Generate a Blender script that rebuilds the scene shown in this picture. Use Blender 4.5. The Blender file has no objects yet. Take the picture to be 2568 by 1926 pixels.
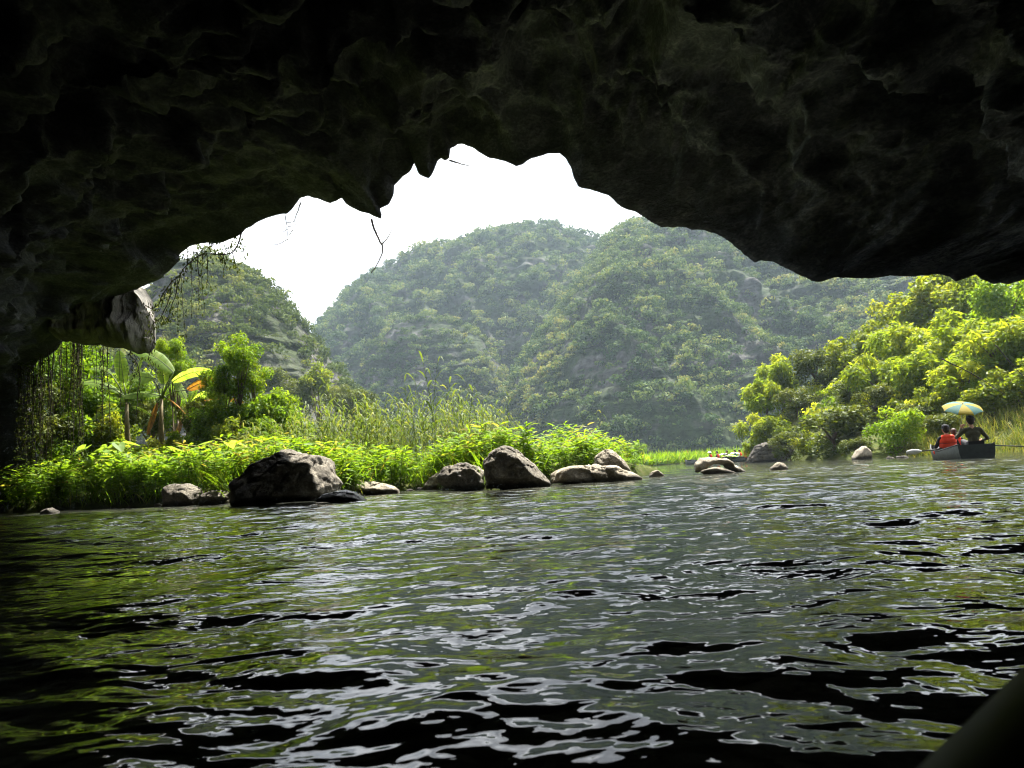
import bpy, bmesh, math, random
import numpy as np
from mathutils import Vector, Matrix

R_ = math.radians
SC = bpy.context.scene
COL = SC.collection
RNG = np.random.default_rng(11)

# ------------------------------------------------------------------ camera
CAM_H = 0.5
F_PX = 1868.0                     # focal length in photograph pixels (2568 wide)
PITCH, ROLL = R_(6.52), R_(3.43)
CAM = np.array([0.0, 0.0, CAM_H])
_f = np.array([0, math.cos(PITCH), math.sin(PITCH)])
_u0 = np.array([0, -math.sin(PITCH), math.cos(PITCH)])
_r0 = np.array([1.0, 0, 0])
_r = math.cos(ROLL) * _r0 - math.sin(ROLL) * _u0
_u = math.sin(ROLL) * _r0 + math.cos(ROLL) * _u0
cd = bpy.data.cameras.new('camera')
cam = bpy.data.objects.new('camera', cd)
COL.objects.link(cam)
m = Matrix.Identity(4)
for i in range(3):
    m[i][0], m[i][1], m[i][2], m[i][3] = _r[i], _u[i], -_f[i], CAM[i]
cam.matrix_world = m
cd.sensor_width = 36.0
cd.lens = F_PX / 2568 * 36.0
cd.clip_start, cd.clip_end = 0.03, 4000
cd.dof.use_dof = True
cd.dof.focus_distance = 24.0
cd.dof.aperture_fstop = 7.0
SC.camera = cam

# ------------------------------------------------------------------ light
SUN_AZ, SUN_EL = R_(30), R_(62)   # azimuth to the right of the view
sunv = Vector((math.sin(SUN_AZ) * math.cos(SUN_EL), math.cos(SUN_AZ) * math.cos(SUN_EL), math.sin(SUN_EL)))
sl = bpy.data.lights.new('sun', 'SUN')
sl.energy, sl.angle, sl.color = 5.0, R_(0.6), (1.0, 0.95, 0.86)
so = bpy.data.objects.new('sun', sl)
so.rotation_euler = sunv.to_track_quat('Z', 'Y').to_euler()
so.location = (0, 0, 300)
COL.objects.link(so)
SC.view_settings.view_transform = 'Standard'
SC.view_settings.look = 'None'
SC.view_settings.exposure = 2.3
SC.view_settings.gamma = 1.0

W = bpy.data.worlds.new('World')
SC.world = W
W.use_nodes = True
nt = W.node_tree
nt.nodes.clear()
out = nt.nodes.new('ShaderNodeOutputWorld')
bg = nt.nodes.new('ShaderNodeBackground')
sky = nt.nodes.new('ShaderNodeTexSky')
sky.sky_type = 'NISHITA'
sky.sun_disc = False
sky.sun_elevation, sky.sun_rotation = SUN_EL, SUN_AZ
tc = nt.nodes.new('ShaderNodeTexCoord')
mp = nt.nodes.new('ShaderNodeMapping')
mp.inputs['Scale'].default_value = (1, 1, 2.0)
nz = nt.nodes.new('ShaderNodeTexNoise')
nz.inputs['Scale'].default_value = 4.5
nz.inputs['Detail'].default_value = 7
nz.inputs['Roughness'].default_value = 0.55
cr = nt.nodes.new('ShaderNodeValToRGB')        # cloud brightness
cr.color_ramp.elements[0].position, cr.color_ramp.elements[1].position = 0.46, 0.72
cr.color_ramp.elements[0].color = (3.0, 3.08, 3.2, 1)
cr.color_ramp.elements[1].color = (10.5, 10.55, 10.6, 1)
mx = nt.nodes.new('ShaderNodeMixRGB')
mx.inputs[0].default_value = 0.93              # closed cloud cover, a little sky through it
bg.inputs['Strength'].default_value = 0.1
L = nt.links.new
L(tc.outputs['Generated'], mp.inputs[0]); L(mp.outputs[0], nz.inputs['Vector']); L(nz.outputs['Fac'], cr.inputs[0])
L(sky.outputs[0], mx.inputs[1]); L(cr.outputs[0], mx.inputs[2]); L(mx.outputs[0], bg.inputs[0]); L(bg.outputs[0], out.inputs[0])

SC.cycles.max_bounces = 6
SC.cycles.diffuse_bounces = 3
SC.cycles.adaptive_threshold = 0.02
SC.cycles.transparent_max_bounces = 8
SC.cycles.volume_bounces = 0
SC.cycles.caustics_reflective = False
SC.cycles.caustics_refractive = False
SC.cycles.use_denoising = True
SC.cycles.filter_width = 1.1


# ------------------------------------------------------------------ pixel -> place
def ray(px, py):
    a, b = (px - 1284) / F_PX, (963 - py) / F_PX
    return _f + a * _r + b * _u


def at(px, py, Y):
    d = ray(px, py)
    return CAM + d * (Y / d[1])


def onwater(px, py, z=0.0):
    d = ray(px, py)
    return CAM + d * ((z - CAM_H) / d[2])


# ------------------------------------------------------------------ noise
def _hash(ix, iy, iz, seed):
    h = (ix.astype(np.int64) * 374761393 + iy.astype(np.int64) * 668265263 + iz.astype(np.int64) * 2147483647 + seed * 974711) & 0xffffffff
    h = ((h ^ (h >> 13)) * 1274126177) & 0xffffffff
    h = ((h ^ (h >> 16)) * 2246822519) & 0xffffffff
    return ((h ^ (h >> 15)) & 0xffffff) / float(0xffffff)


def vnoise(p, seed=0):
    p = np.asarray(p, float)
    i = np.floor(p)
    f = p - i
    i = i.astype(np.int64)
    w = f * f * f * (f * (f * 6 - 15) + 10)
    r = 0
    for dx in (0, 1):
        wx = w[:, 0] if dx else 1 - w[:, 0]
        for dy in (0, 1):
            wy = w[:, 1] if dy else 1 - w[:, 1]
            for dz in (0, 1):
                wz = w[:, 2] if dz else 1 - w[:, 2]
                r = r + wx * wy * wz * _hash(i[:, 0] + dx, i[:, 1] + dy, i[:, 2] + dz, seed)
    return r * 2 - 1


def fbm(p, octv=4, seed=0, gain=0.5, lac=2.03):
    r, a, n = 0, 1.0, 0
    p = np.asarray(p, float)
    for o in range(octv):
        r = r + a * vnoise(p, seed + o * 17)
        n += a
        a *= gain
        p = p * lac + 7.31
    return r / n


def ridged(p, octv=4, seed=0, gain=0.5):
    r, a, n = 0, 1.0, 0
    p = np.asarray(p, float)
    for o in range(octv):
        r = r + a * (1 - np.abs(vnoise(p, seed + o * 31)) * 2) ** 1
        n += a
        a *= gain
        p = p * 2.07 + 3.7
    return r / n


def worley(p, seed=0):
    p = np.asarray(p, float)
    i = np.floor(p).astype(np.int64)
    d1 = np.full(len(p), 9.0)
    d2 = np.full(len(p), 9.0)
    for dx in (-1, 0, 1):
        for dy in (-1, 0, 1):
            for dz in (-1, 0, 1):
                c = i + np.array([dx, dy, dz])
                o = np.stack([_hash(c[:, 0], c[:, 1], c[:, 2], seed + k) for k in (1, 2, 3)], 1)
                d = np.sqrt(((c + o - p) ** 2).sum(1))
                n1 = np.minimum(d1, d)
                d2 = np.minimum(np.maximum(d1, d), d2)
                d1 = n1
    return d1, d2


# ------------------------------------------------------------------ mesh helpers
def np_mesh(name, v, f, tint=None, smooth=False):
    v = np.asarray(v, np.float32)
    f = np.asarray(f, np.int32)
    me = bpy.data.meshes.new(name)
    k = f.shape[1]
    me.vertices.add(len(v))
    me.vertices.foreach_set('co', v.ravel())
    me.loops.add(f.size)
    me.loops.foreach_set('vertex_index', f.ravel())
    me.polygons.add(len(f))
    me.polygons.foreach_set('loop_start', np.arange(0, f.size, k, dtype=np.int32))
    if smooth:
        me.polygons.foreach_set('use_smooth', np.ones(len(f), bool))
    me.update(calc_edges=True)
    if tint is not None:
        a = me.attributes.new('tint', 'FLOAT', 'FACE')
        a.data.foreach_set('value', np.asarray(tint, np.float32))
    return me


def link(name, me, mat=None, parent=None, loc=None):
    o = bpy.data.objects.new(name, me)
    COL.objects.link(o)
    if mat is not None and me is not None and len(me.materials) == 0:
        for mm in (mat if isinstance(mat, (list, tuple)) else [mat]):
            me.materials.append(mm)
    if parent is not None:
        o.parent = parent
    if loc is not None:
        o.location = Vector([float(c) for c in loc])
    return o


def tag(o, label, cat, group=None):
    o['label'] = label
    o['category'] = cat
    if group:
        o['group'] = group
    return o


def thing(name, label, cat, loc=(0, 0, 0), rotz=0.0, group=None):
    o = link(name, None, loc=loc)
    o.rotation_euler = (0, 0, rotz)
    o.empty_display_size = 0.2
    return tag(o, label, cat, group)


def dup(root, loc, rotz=0.0, scale=1.0, label=None, group=None):
    c = root.copy()
    COL.objects.link(c)
    c.location = Vector([float(x) for x in loc])
    c.rotation_euler = (0, 0, rotz)
    c.scale = (scale, scale, scale) if np.isscalar(scale) else scale
    if label:
        c['label'] = label
    if group:
        c['group'] = group
    for ch in root.children:
        d = ch.copy()
        COL.objects.link(d)
        d.parent = c
        for g in ch.children:
            e = g.copy()
            COL.objects.link(e)
            e.parent = d
    return c


def grid_faces(nr, nc, wrap=False):
    i = np.arange(nr - 1)[:, None] * nc
    j = np.arange(nc if wrap else nc - 1)[None, :]
    j1 = (j + 1) % nc
    return np.stack([i + j, i + j1, i + nc + j1, i + nc + j], -1).reshape(-1, 4)


class MB:
    """collects quads/tris"""
    def __init__(s):
        s.v, s.f, s.n = [], [], 0

    def add(s, v, f):
        v = np.asarray(v, float)
        s.v.append(v)
        s.f += [tuple(int(q) + s.n for q in ff) for ff in f]
        s.n += len(v)
        return s

    def tube(s, pts, rad, seg=6, cap=True):
        pts = np.asarray(pts, float)
        n = len(pts)
        rad = np.broadcast_to(np.asarray(rad, float), (n,))
        tg = np.gradient(pts, axis=0)
        tg /= np.linalg.norm(tg, axis=1)[:, None] + 1e-9
        ref = np.array([0, 0, 1.0]) if abs(tg[0][2]) < 0.8 else np.array([1.0, 0, 0])
        a = np.cross(tg, ref)
        a /= np.linalg.norm(a, axis=1)[:, None] + 1e-9
        b = np.cross(tg, a)
        an = np.arange(seg) / seg * 2 * np.pi
        v = pts[:, None] + rad[:, None, None] * (np.cos(an)[None, :, None] * a[:, None] + np.sin(an)[None, :, None] * b[:, None])
        f = [tuple(q) for q in grid_faces(n, seg, True)]
        if cap:
            f += [tuple(range(seg))[::-1], tuple((n - 1) * seg + k for k in range(seg))]
        return s.add(v.reshape(-1, 3), f)

    def box(s, c, size, rot=None):
        x, y, z = np.asarray(size) / 2
        v = np.array([[i, j, k] for i in (-x, x) for j in (-y, y) for k in (-z, z)])
        if rot is not None:
            v = v @ np.asarray(rot).T
        return s.add(v + np.asarray(c), [(0, 1, 3, 2), (4, 6, 7, 5), (0, 4, 5, 1), (2, 3, 7, 6), (0, 2, 6, 4), (1, 5, 7, 3)])

    def sheet(s, grid, thick=None):
        g = np.asarray(grid, float)
        nr, nc = g.shape[:2]
        return s.add(g.reshape(-1, 3), [tuple(q) for q in grid_faces(nr, nc)])

    def mesh(s, name, smooth=False):
        me = bpy.data.meshes.new(name)
        me.from_pydata(np.concatenate(s.v).tolist(), [], s.f)
        if smooth:
            me.polygons.foreach_set('use_smooth', np.ones(len(me.polygons), bool))
        me.update()
        return me

    def build(s, name, mat, parent=None, smooth=False, loc=None):
        return link(name, s.mesh(name, smooth), mat, parent, loc)


# ------------------------------------------------------------------ materials
MATS = {}


def mat_new(name):
    mm = bpy.data.materials.new(name)
    mm.use_nodes = True
    MATS[name] = mm
    return mm, mm.node_tree, mm.node_tree.nodes['Principled BSDF']


def ramp(nt, stops):
    c = nt.nodes.new('ShaderNodeValToRGB')
    e = c.color_ramp.elements
    while len(e) < len(stops):
        e.new(0.5)
    for k, (p, col) in enumerate(stops):
        e[k].position = p
        e[k].color = (*col, 1)
    return c


def noise_node(nt, scale, detail=6, rough=0.55, vec=None, dist=0.0):
    n = nt.nodes.new('ShaderNodeTexNoise')
    n.inputs['Scale'].default_value = scale
    n.inputs['Detail'].default_value = detail
    n.inputs['Roughness'].default_value = rough
    n.inputs['Distortion'].default_value = dist
    if vec is not None:
        nt.links.new(vec, n.inputs['Vector'])
    return n


def objvec(nt, scale=(1, 1, 1), world=False):
    t = nt.nodes.new('ShaderNodeNewGeometry') if world else nt.nodes.new('ShaderNodeTexCoord')
    mpn = nt.nodes.new('ShaderNodeMapping')
    mpn.inputs['Scale'].default_value = scale
    nt.links.new(t.outputs['Position' if world else 'Object'], mpn.inputs[0])
    return mpn.outputs[0]


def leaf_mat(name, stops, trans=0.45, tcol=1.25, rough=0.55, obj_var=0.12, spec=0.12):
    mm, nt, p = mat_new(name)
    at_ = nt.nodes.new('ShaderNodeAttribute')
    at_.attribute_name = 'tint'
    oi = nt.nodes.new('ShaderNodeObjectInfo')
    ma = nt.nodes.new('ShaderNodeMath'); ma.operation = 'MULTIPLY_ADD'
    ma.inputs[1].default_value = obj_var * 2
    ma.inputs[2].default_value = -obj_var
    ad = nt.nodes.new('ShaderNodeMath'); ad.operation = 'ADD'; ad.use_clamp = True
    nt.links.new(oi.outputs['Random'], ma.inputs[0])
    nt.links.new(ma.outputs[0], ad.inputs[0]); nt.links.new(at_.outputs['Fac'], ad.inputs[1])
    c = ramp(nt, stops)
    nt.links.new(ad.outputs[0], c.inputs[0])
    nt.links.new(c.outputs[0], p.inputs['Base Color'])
    p.inputs['Roughness'].default_value = rough
    p.inputs['Specular IOR Level'].default_value = spec
    tr = nt.nodes.new('ShaderNodeBsdfTranslucent')
    g = nt.nodes.new('ShaderNodeMixRGB'); g.blend_type = 'MULTIPLY'
    g.inputs[0].default_value = 1.0
    g.inputs[2].default_value = (tcol * 1.12, tcol, tcol * 0.45, 1)
    nt.links.new(c.outputs[0], g.inputs[1]); nt.links.new(g.outputs[0], tr.inputs[0])
    ms = nt.nodes.new('ShaderNodeMixShader')
    ms.inputs[0].default_value = trans
    nt.links.new(p.outputs[0], ms.inputs[1]); nt.links.new(tr.outputs[0], ms.inputs[2])
    nt.links.new(ms.outputs[0], nt.nodes['Material Output'].inputs['Surface'])
    return mm


def plain(name, col, rough=0.7, var=0.15, scale=12, bump=0.0, metal=0.0):
    mm, nt, p = mat_new(name)
    v = objvec(nt)
    n = noise_node(nt, scale, 5, 0.6, v)
    c = ramp(nt, [(0.3, tuple(x * (1 - var) for x in col)), (0.7, tuple(min(1, x * (1 + var)) for x in col))])
    nt.links.new(n.outputs['Fac'], c.inputs[0])
    nt.links.new(c.outputs[0], p.inputs['Base Color'])
    p.inputs['Roughness'].default_value = rough
    p.inputs['Metallic'].default_value = metal
    p.inputs['Specular IOR Level'].default_value = 0.2
    if bump:
        b = nt.nodes.new('ShaderNodeBump')
        b.inputs['Strength'].default_value = bump
        b.inputs['Distance'].default_value = 0.02
        nt.links.new(n.outputs['Fac'], b.inputs['Height']); nt.links.new(b.outputs[0], p.inputs['Normal'])
    return mm


def rock_mat(name, cols, scale=1.0, stretch=(1, 1, 1), bump=0.6, dist=0.08, rough=0.85, world=False, crack=3.0, spec=0.3):
    """cols: dark, mid, light; mottled limestone with cracks"""
    mm, nt, p = mat_new(name)
    v = objvec(nt, stretch, world)
    n1 = noise_node(nt, 0.9 * scale, 9, 0.62, v, 0.4)
    n2 = noise_node(nt, 6.0 * scale, 8, 0.65, v)
    vo = nt.nodes.new('ShaderNodeTexVoronoi')
    vo.feature = 'DISTANCE_TO_EDGE'
    vo.inputs['Scale'].default_value = 1.7 * scale
    wv = nt.nodes.new('ShaderNodeVectorMath'); wv.operation = 'ADD'
    wn = noise_node(nt, 1.6 * scale, 4, 0.6, v)
    nt.links.new(v, wv.inputs[0]); nt.links.new(wn.outputs['Color'], wv.inputs[1])
    nt.links.new(wv.outputs[0], vo.inputs['Vector'])
    mixn = nt.nodes.new('ShaderNodeMath'); mixn.operation = 'MULTIPLY_ADD'
    mixn.inputs[1].default_value = 0.45
    nt.links.new(n2.outputs['Fac'], mixn.inputs[0])
    m2 = nt.nodes.new('ShaderNodeMath'); m2.operation = 'MULTIPLY'; m2.inputs[1].default_value = 0.55
    nt.links.new(n1.outputs['Fac'], m2.inputs[0]); nt.links.new(m2.outputs[0], mixn.inputs[2])
    c = ramp(nt, [(0.34, cols[0]), (0.5, cols[1]), (0.66, cols[2])])
    nt.links.new(mixn.outputs[0], c.inputs[0])
    nt.links.new(c.outputs[0], p.inputs['Base Color'])
    p.inputs['Roughness'].default_value = rough
    p.inputs['Specular IOR Level'].default_value = spec
    ck = nt.nodes.new('ShaderNodeMath'); ck.operation = 'MINIMUM'; ck.inputs[1].default_value = 0.08
    nt.links.new(vo.outputs['Distance'], ck.inputs[0])
    hs = nt.nodes.new('ShaderNodeMath'); hs.operation = 'MULTIPLY_ADD'; hs.inputs[1].default_value = crack
    nt.links.new(ck.outputs[0], hs.inputs[0]); nt.links.new(mixn.outputs[0], hs.inputs[2])
    b = nt.nodes.new('ShaderNodeBump')
    b.inputs['Strength'].default_value = bump
    b.inputs['Distance'].default_value = dist
    nt.links.new(hs.outputs[0], b.inputs['Height']); nt.links.new(b.outputs[0], p.inputs['Normal'])
    return mm


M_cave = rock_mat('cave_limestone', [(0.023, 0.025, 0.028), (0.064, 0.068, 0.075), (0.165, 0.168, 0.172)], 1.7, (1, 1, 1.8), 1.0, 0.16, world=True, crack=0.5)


def paint_reflected_light(mm):
    # reflected river light painted into the albedo: darker left, paler towards the right wall
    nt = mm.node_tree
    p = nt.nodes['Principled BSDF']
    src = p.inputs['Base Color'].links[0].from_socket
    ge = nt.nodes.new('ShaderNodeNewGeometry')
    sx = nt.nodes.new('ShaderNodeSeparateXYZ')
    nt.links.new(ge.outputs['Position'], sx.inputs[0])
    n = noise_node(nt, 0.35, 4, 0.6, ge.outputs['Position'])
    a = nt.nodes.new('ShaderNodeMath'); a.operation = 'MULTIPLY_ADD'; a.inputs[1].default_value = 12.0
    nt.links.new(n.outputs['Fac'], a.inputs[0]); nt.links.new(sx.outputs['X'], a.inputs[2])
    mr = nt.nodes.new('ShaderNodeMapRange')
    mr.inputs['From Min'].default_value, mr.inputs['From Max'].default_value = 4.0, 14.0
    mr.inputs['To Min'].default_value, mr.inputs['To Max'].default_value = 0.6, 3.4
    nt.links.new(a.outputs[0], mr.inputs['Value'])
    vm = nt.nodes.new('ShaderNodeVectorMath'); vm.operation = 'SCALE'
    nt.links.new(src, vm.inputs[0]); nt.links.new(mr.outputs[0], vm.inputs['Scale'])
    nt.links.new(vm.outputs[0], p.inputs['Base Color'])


paint_reflected_light(M_cave)
M_curtain = rock_mat('weathered_limestone', [(0.04, 0.038, 0.033), (0.095, 0.089, 0.075), (0.17, 0.158, 0.13)], 1.4, (1, 1, 0.35), 0.9, 0.1)
M_boulder = rock_mat('brown_limestone', [(0.06, 0.052, 0.041), (0.155, 0.138, 0.108), (0.33, 0.295, 0.23)], 3.0, (1, 1, 1), 1.0, 0.09)
M_pale = rock_mat('pale_limestone', [(0.12, 0.10, 0.07), (0.27, 0.235, 0.175), (0.42, 0.375, 0.285)], 3.0, (1, 1, 1), 1.0, 0.07)
M_wet = rock_mat('wet_dark_stone', [(0.05, 0.047, 0.042), (0.10, 0.095, 0.085), (0.18, 0.17, 0.15)], 3, (1, 1, 1), 0.7, 0.05, rough=0.3)
M_dark = rock_mat('shaded_stained_limestone', [(0.03, 0.027, 0.022), (0.075, 0.066, 0.052), (0.15, 0.13, 0.10)], 3.0, (1, 1, 1), 1.0, 0.12)  # darker copy of the brown stone: undercut shade and wet staining in the colour
def wet_foot(mm):
    # damp dark band where the stone meets the river
    nt = mm.node_tree
    p = nt.nodes['Principled BSDF']
    src = p.inputs['Base Color'].links[0].from_socket
    ge = nt.nodes.new('ShaderNodeNewGeometry')
    sx = nt.nodes.new('ShaderNodeSeparateXYZ')
    nt.links.new(ge.outputs['Position'], sx.inputs[0])
    n = noise_node(nt, 2.5, 4, 0.6, ge.outputs['Position'])
    a = nt.nodes.new('ShaderNodeMath'); a.operation = 'MULTIPLY_ADD'; a.inputs[1].default_value = -0.22
    nt.links.new(n.outputs['Fac'], a.inputs[0]); nt.links.new(sx.outputs['Z'], a.inputs[2])
    mr = nt.nodes.new('ShaderNodeMapRange')
    mr.inputs['From Min'].default_value, mr.inputs['From Max'].default_value = -0.02, 0.07
    mr.inputs['To Min'].default_value, mr.inputs['To Max'].default_value = 0.35, 1.0
    nt.links.new(a.outputs[0], mr.inputs['Value'])
    vm = nt.nodes.new('ShaderNodeVectorMath'); vm.operation = 'SCALE'
    nt.links.new(src, vm.inputs[0]); nt.links.new(mr.outputs[0], vm.inputs['Scale'])
    nt.links.new(vm.outputs[0], p.inputs['Base Color'])


wet_foot(M_boulder)
wet_foot(M_pale)
M_soil = rock_mat('bank_soil', [(0.03, 0.04, 0.012), (0.06, 0.075, 0.02), (0.10, 0.09, 0.045)], 1.5, (1, 1, 1), 0.6, 0.08, rough=1.0, spec=0.03)
M_bed = plain('river_mud', (0.10, 0.09, 0.05), 0.9)
M_bark = plain('grey_brown_bark', (0.10, 0.075, 0.05), 0.9, 0.3, 20, 0.4)
M_vine = plain('dark_vine_bark', (0.035, 0.028, 0.018), 0.9, 0.3, 30)
M_twig = plain('pale_dead_twig', (0.12, 0.10, 0.085), 0.9, 0.2, 30)


def hill_mat(name, rock, green, cover):
    mm, nt, p = mat_new(name)
    v = objvec(nt)
    vs = objvec(nt, (1, 1, 0.16))
    vb = objvec(nt, (0.25, 0.25, 1.6))
    n1 = noise_node(nt, 0.09, 8, 0.65, v, 0.5)
    ns = noise_node(nt, 0.55, 6, 0.6, vs)
    nb = noise_node(nt, 0.5, 6, 0.6, vb)
    cr_ = ramp(nt, [(0.35, tuple(x * 0.45 for x in rock)), (0.52, rock), (0.64, tuple(x * 1.3 for x in rock)), (0.74, tuple(x * 2.4 for x in rock))])
    nt.links.new(ns.outputs['Fac'], cr_.inputs[0])
    mb_ = nt.nodes.new('ShaderNodeMixRGB'); mb_.blend_type = 'MULTIPLY'; mb_.inputs[0].default_value = 0.8
    cb = ramp(nt, [(0.38, (0.4, 0.4, 0.4)), (0.55, (1, 1, 1))])
    nt.links.new(nb.outputs['Fac'], cb.inputs[0])
    nt.links.new(cr_.outputs[0], mb_.inputs[1]); nt.links.new(cb.outputs[0], mb_.inputs[2])
    ng = noise_node(nt, 0.8, 8, 0.7, v)
    cg = ramp(nt, [(0.35, tuple(x * 0.5 for x in green)), (0.65, tuple(x * 1.5 for x in green))])
    nt.links.new(ng.outputs['Fac'], cg.inputs[0])
    fac = ramp(nt, [(cover - 0.08, (0, 0, 0)), (cover + 0.05, (1, 1, 1))])
    nt.links.new(n1.outputs['Fac'], fac.inputs[0])
    mxx = nt.nodes.new('ShaderNodeMixRGB')
    nt.links.new(fac.outputs[0], mxx.inputs[0]); nt.links.new(mb_.outputs[0], mxx.inputs[1]); nt.links.new(cg.outputs[0], mxx.inputs[2])
    nt.links.new(mxx.outputs[0], p.inputs['Base Color'])
    p.inputs['Roughness'].default_value = 0.9
    p.inputs['Specular IOR Level'].default_value = 0.1
    b = nt.nodes.new('ShaderNodeBump'); b.inputs['Strength'].default_value = 1.0; b.inputs['Distance'].default_value = 0.8
    ad = nt.nodes.new('ShaderNodeMath'); ad.operation = 'ADD'
    nt.links.new(ng.outputs['Fac'], ad.inputs[0]); nt.links.new(nb.outputs['Fac'], ad.inputs[1])
    nt.links.new(ad.outputs[0], b.inputs['Height']); nt.links.new(b.outputs[0], p.inputs['Normal'])
    return mm


M_hill = hill_mat('karst_hillside', (0.082, 0.081, 0.078), (0.026, 0.040, 0.015), 0.46)
M_cliff = hill_mat('dark_streaked_cliff', (0.075, 0.075, 0.072), (0.028, 0.042, 0.018), 0.5)
M_hillrock = hill_mat('karst_cliff', (0.085, 0.082, 0.076), (0.030, 0.042, 0.015), 0.50)

LM_forest = leaf_mat('forest_leaves', [(0.0, (0.018, 0.042, 0.018)), (0.45, (0.062, 0.105, 0.040)), (0.8, (0.13, 0.175, 0.06)), (1.0, (0.18, 0.185, 0.065))], 0.32, 1.2, 0.8, spec=0.08)
LM_shrub0 = leaf_mat('hill_shrub_leaves', [(0.0, (0.035, 0.06, 0.016)), (0.5, (0.07, 0.105, 0.025)), (1.0, (0.15, 0.17, 0.04))], 0.35, 1.2, 0.8, spec=0.1)
LM_bright = leaf_mat('bright_leaves', [(0.0, (0.045, 0.10, 0.008)), (0.5, (0.10, 0.18, 0.012)), (1.0, (0.18, 0.25, 0.018))], 0.55, 1.65)
LM_knot = leaf_mat('waterside_leaves', [(0.0, (0.06, 0.12, 0.008)), (0.45, (0.105, 0.205, 0.012)), (0.86, (0.175, 0.28, 0.02)), (0.97, (0.22, 0.20, 0.05))], 0.52, 1.5)
LM_reed = leaf_mat('reed_leaves', [(0.0, (0.05, 0.09, 0.014)), (0.6, (0.10, 0.15, 0.03)), (1.0, (0.19, 0.21, 0.06))], 0.45, 1.35)
LM_bamboo = leaf_mat('feathery_yellow_green_leaves', [(0.0, (0.06, 0.11, 0.010)), (0.5, (0.135, 0.195, 0.016)), (1.0, (0.24, 0.27, 0.024))], 0.58, 1.7)
LM_yellow = leaf_mat('yellowing_leaves', [(0.0, (0.055, 0.09, 0.010)), (0.5, (0.11, 0.155, 0.015)), (1.0, (0.21, 0.225, 0.022))], 0.56, 1.65)
LM_olive = leaf_mat('dark_olive_leaves', [(0.0, (0.032, 0.052, 0.010)), (0.5, (0.07, 0.098, 0.016)), (1.0, (0.13, 0.15, 0.026))], 0.42, 1.3)
LM_banana = leaf_mat('banana_leaf', [(0.0, (0.08, 0.16, 0.02)), (0.6, (0.17, 0.27, 0.045)), (1.0, (0.26, 0.33, 0.09))], 0.55, 1.5, 0.5, spec=0.15)
LM_dry = leaf_mat('dry_banana_leaf', [(0.0, (0.14, 0.07, 0.025)), (1.0, (0.38, 0.20, 0.04))], 0.35, 1.1)
LM_vine = leaf_mat('vine_leaves', [(0.0, (0.018, 0.028, 0.008)), (1.0, (0.06, 0.085, 0.02))], 0.4, 1.2, 0.8, spec=0.03)
LM_grass = leaf_mat('long_grass', [(0.0, (0.06, 0.10, 0.02)), (0.5, (0.12, 0.155, 0.03)), (1.0, (0.23, 0.21, 0.07))], 0.4, 1.2)

# ------------------------------------------------------------------ ground and water
def water_mat():
    mm, nt, p = mat_new('river_water')
    v = objvec(nt)
    n0 = noise_node(nt, 0.25, 4, 0.5, v)
    c = ramp(nt, [(0.35, (0.022, 0.025, 0.021)), (0.7, (0.038, 0.038, 0.027))])
    nt.links.new(n0.outputs['Fac'], c.inputs[0]); nt.links.new(c.outputs[0], p.inputs['Base Color'])
    p.inputs['Roughness'].default_value = 0.025
    p.inputs['IOR'].default_value = 1.333
    p.inputs['Specular IOR Level'].default_value = 0.5
    va = objvec(nt, (1, 1.25, 1))
    a = noise_node(nt, 3.0, 2.5, 0.5, va, 0.35)
    d = noise_node(nt, 9.0, 2, 0.5, va, 0.25)
    s = nt.nodes.new('ShaderNodeMath'); s.operation = 'MULTIPLY_ADD'; s.inputs[1].default_value = 0.14
    nt.links.new(d.outputs['Fac'], s.inputs[0]); nt.links.new(a.outputs['Fac'], s.inputs[2])
    b = nt.nodes.new('ShaderNodeBump'); b.inputs['Strength'].default_value = 0.55; b.inputs['Distance'].default_value = 0.075
    nt.links.new(s.outputs[0], b.inputs['Height']); nt.links.new(b.outputs[0], p.inputs['Normal'])
    return mm


M_water = water_mat()


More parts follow.
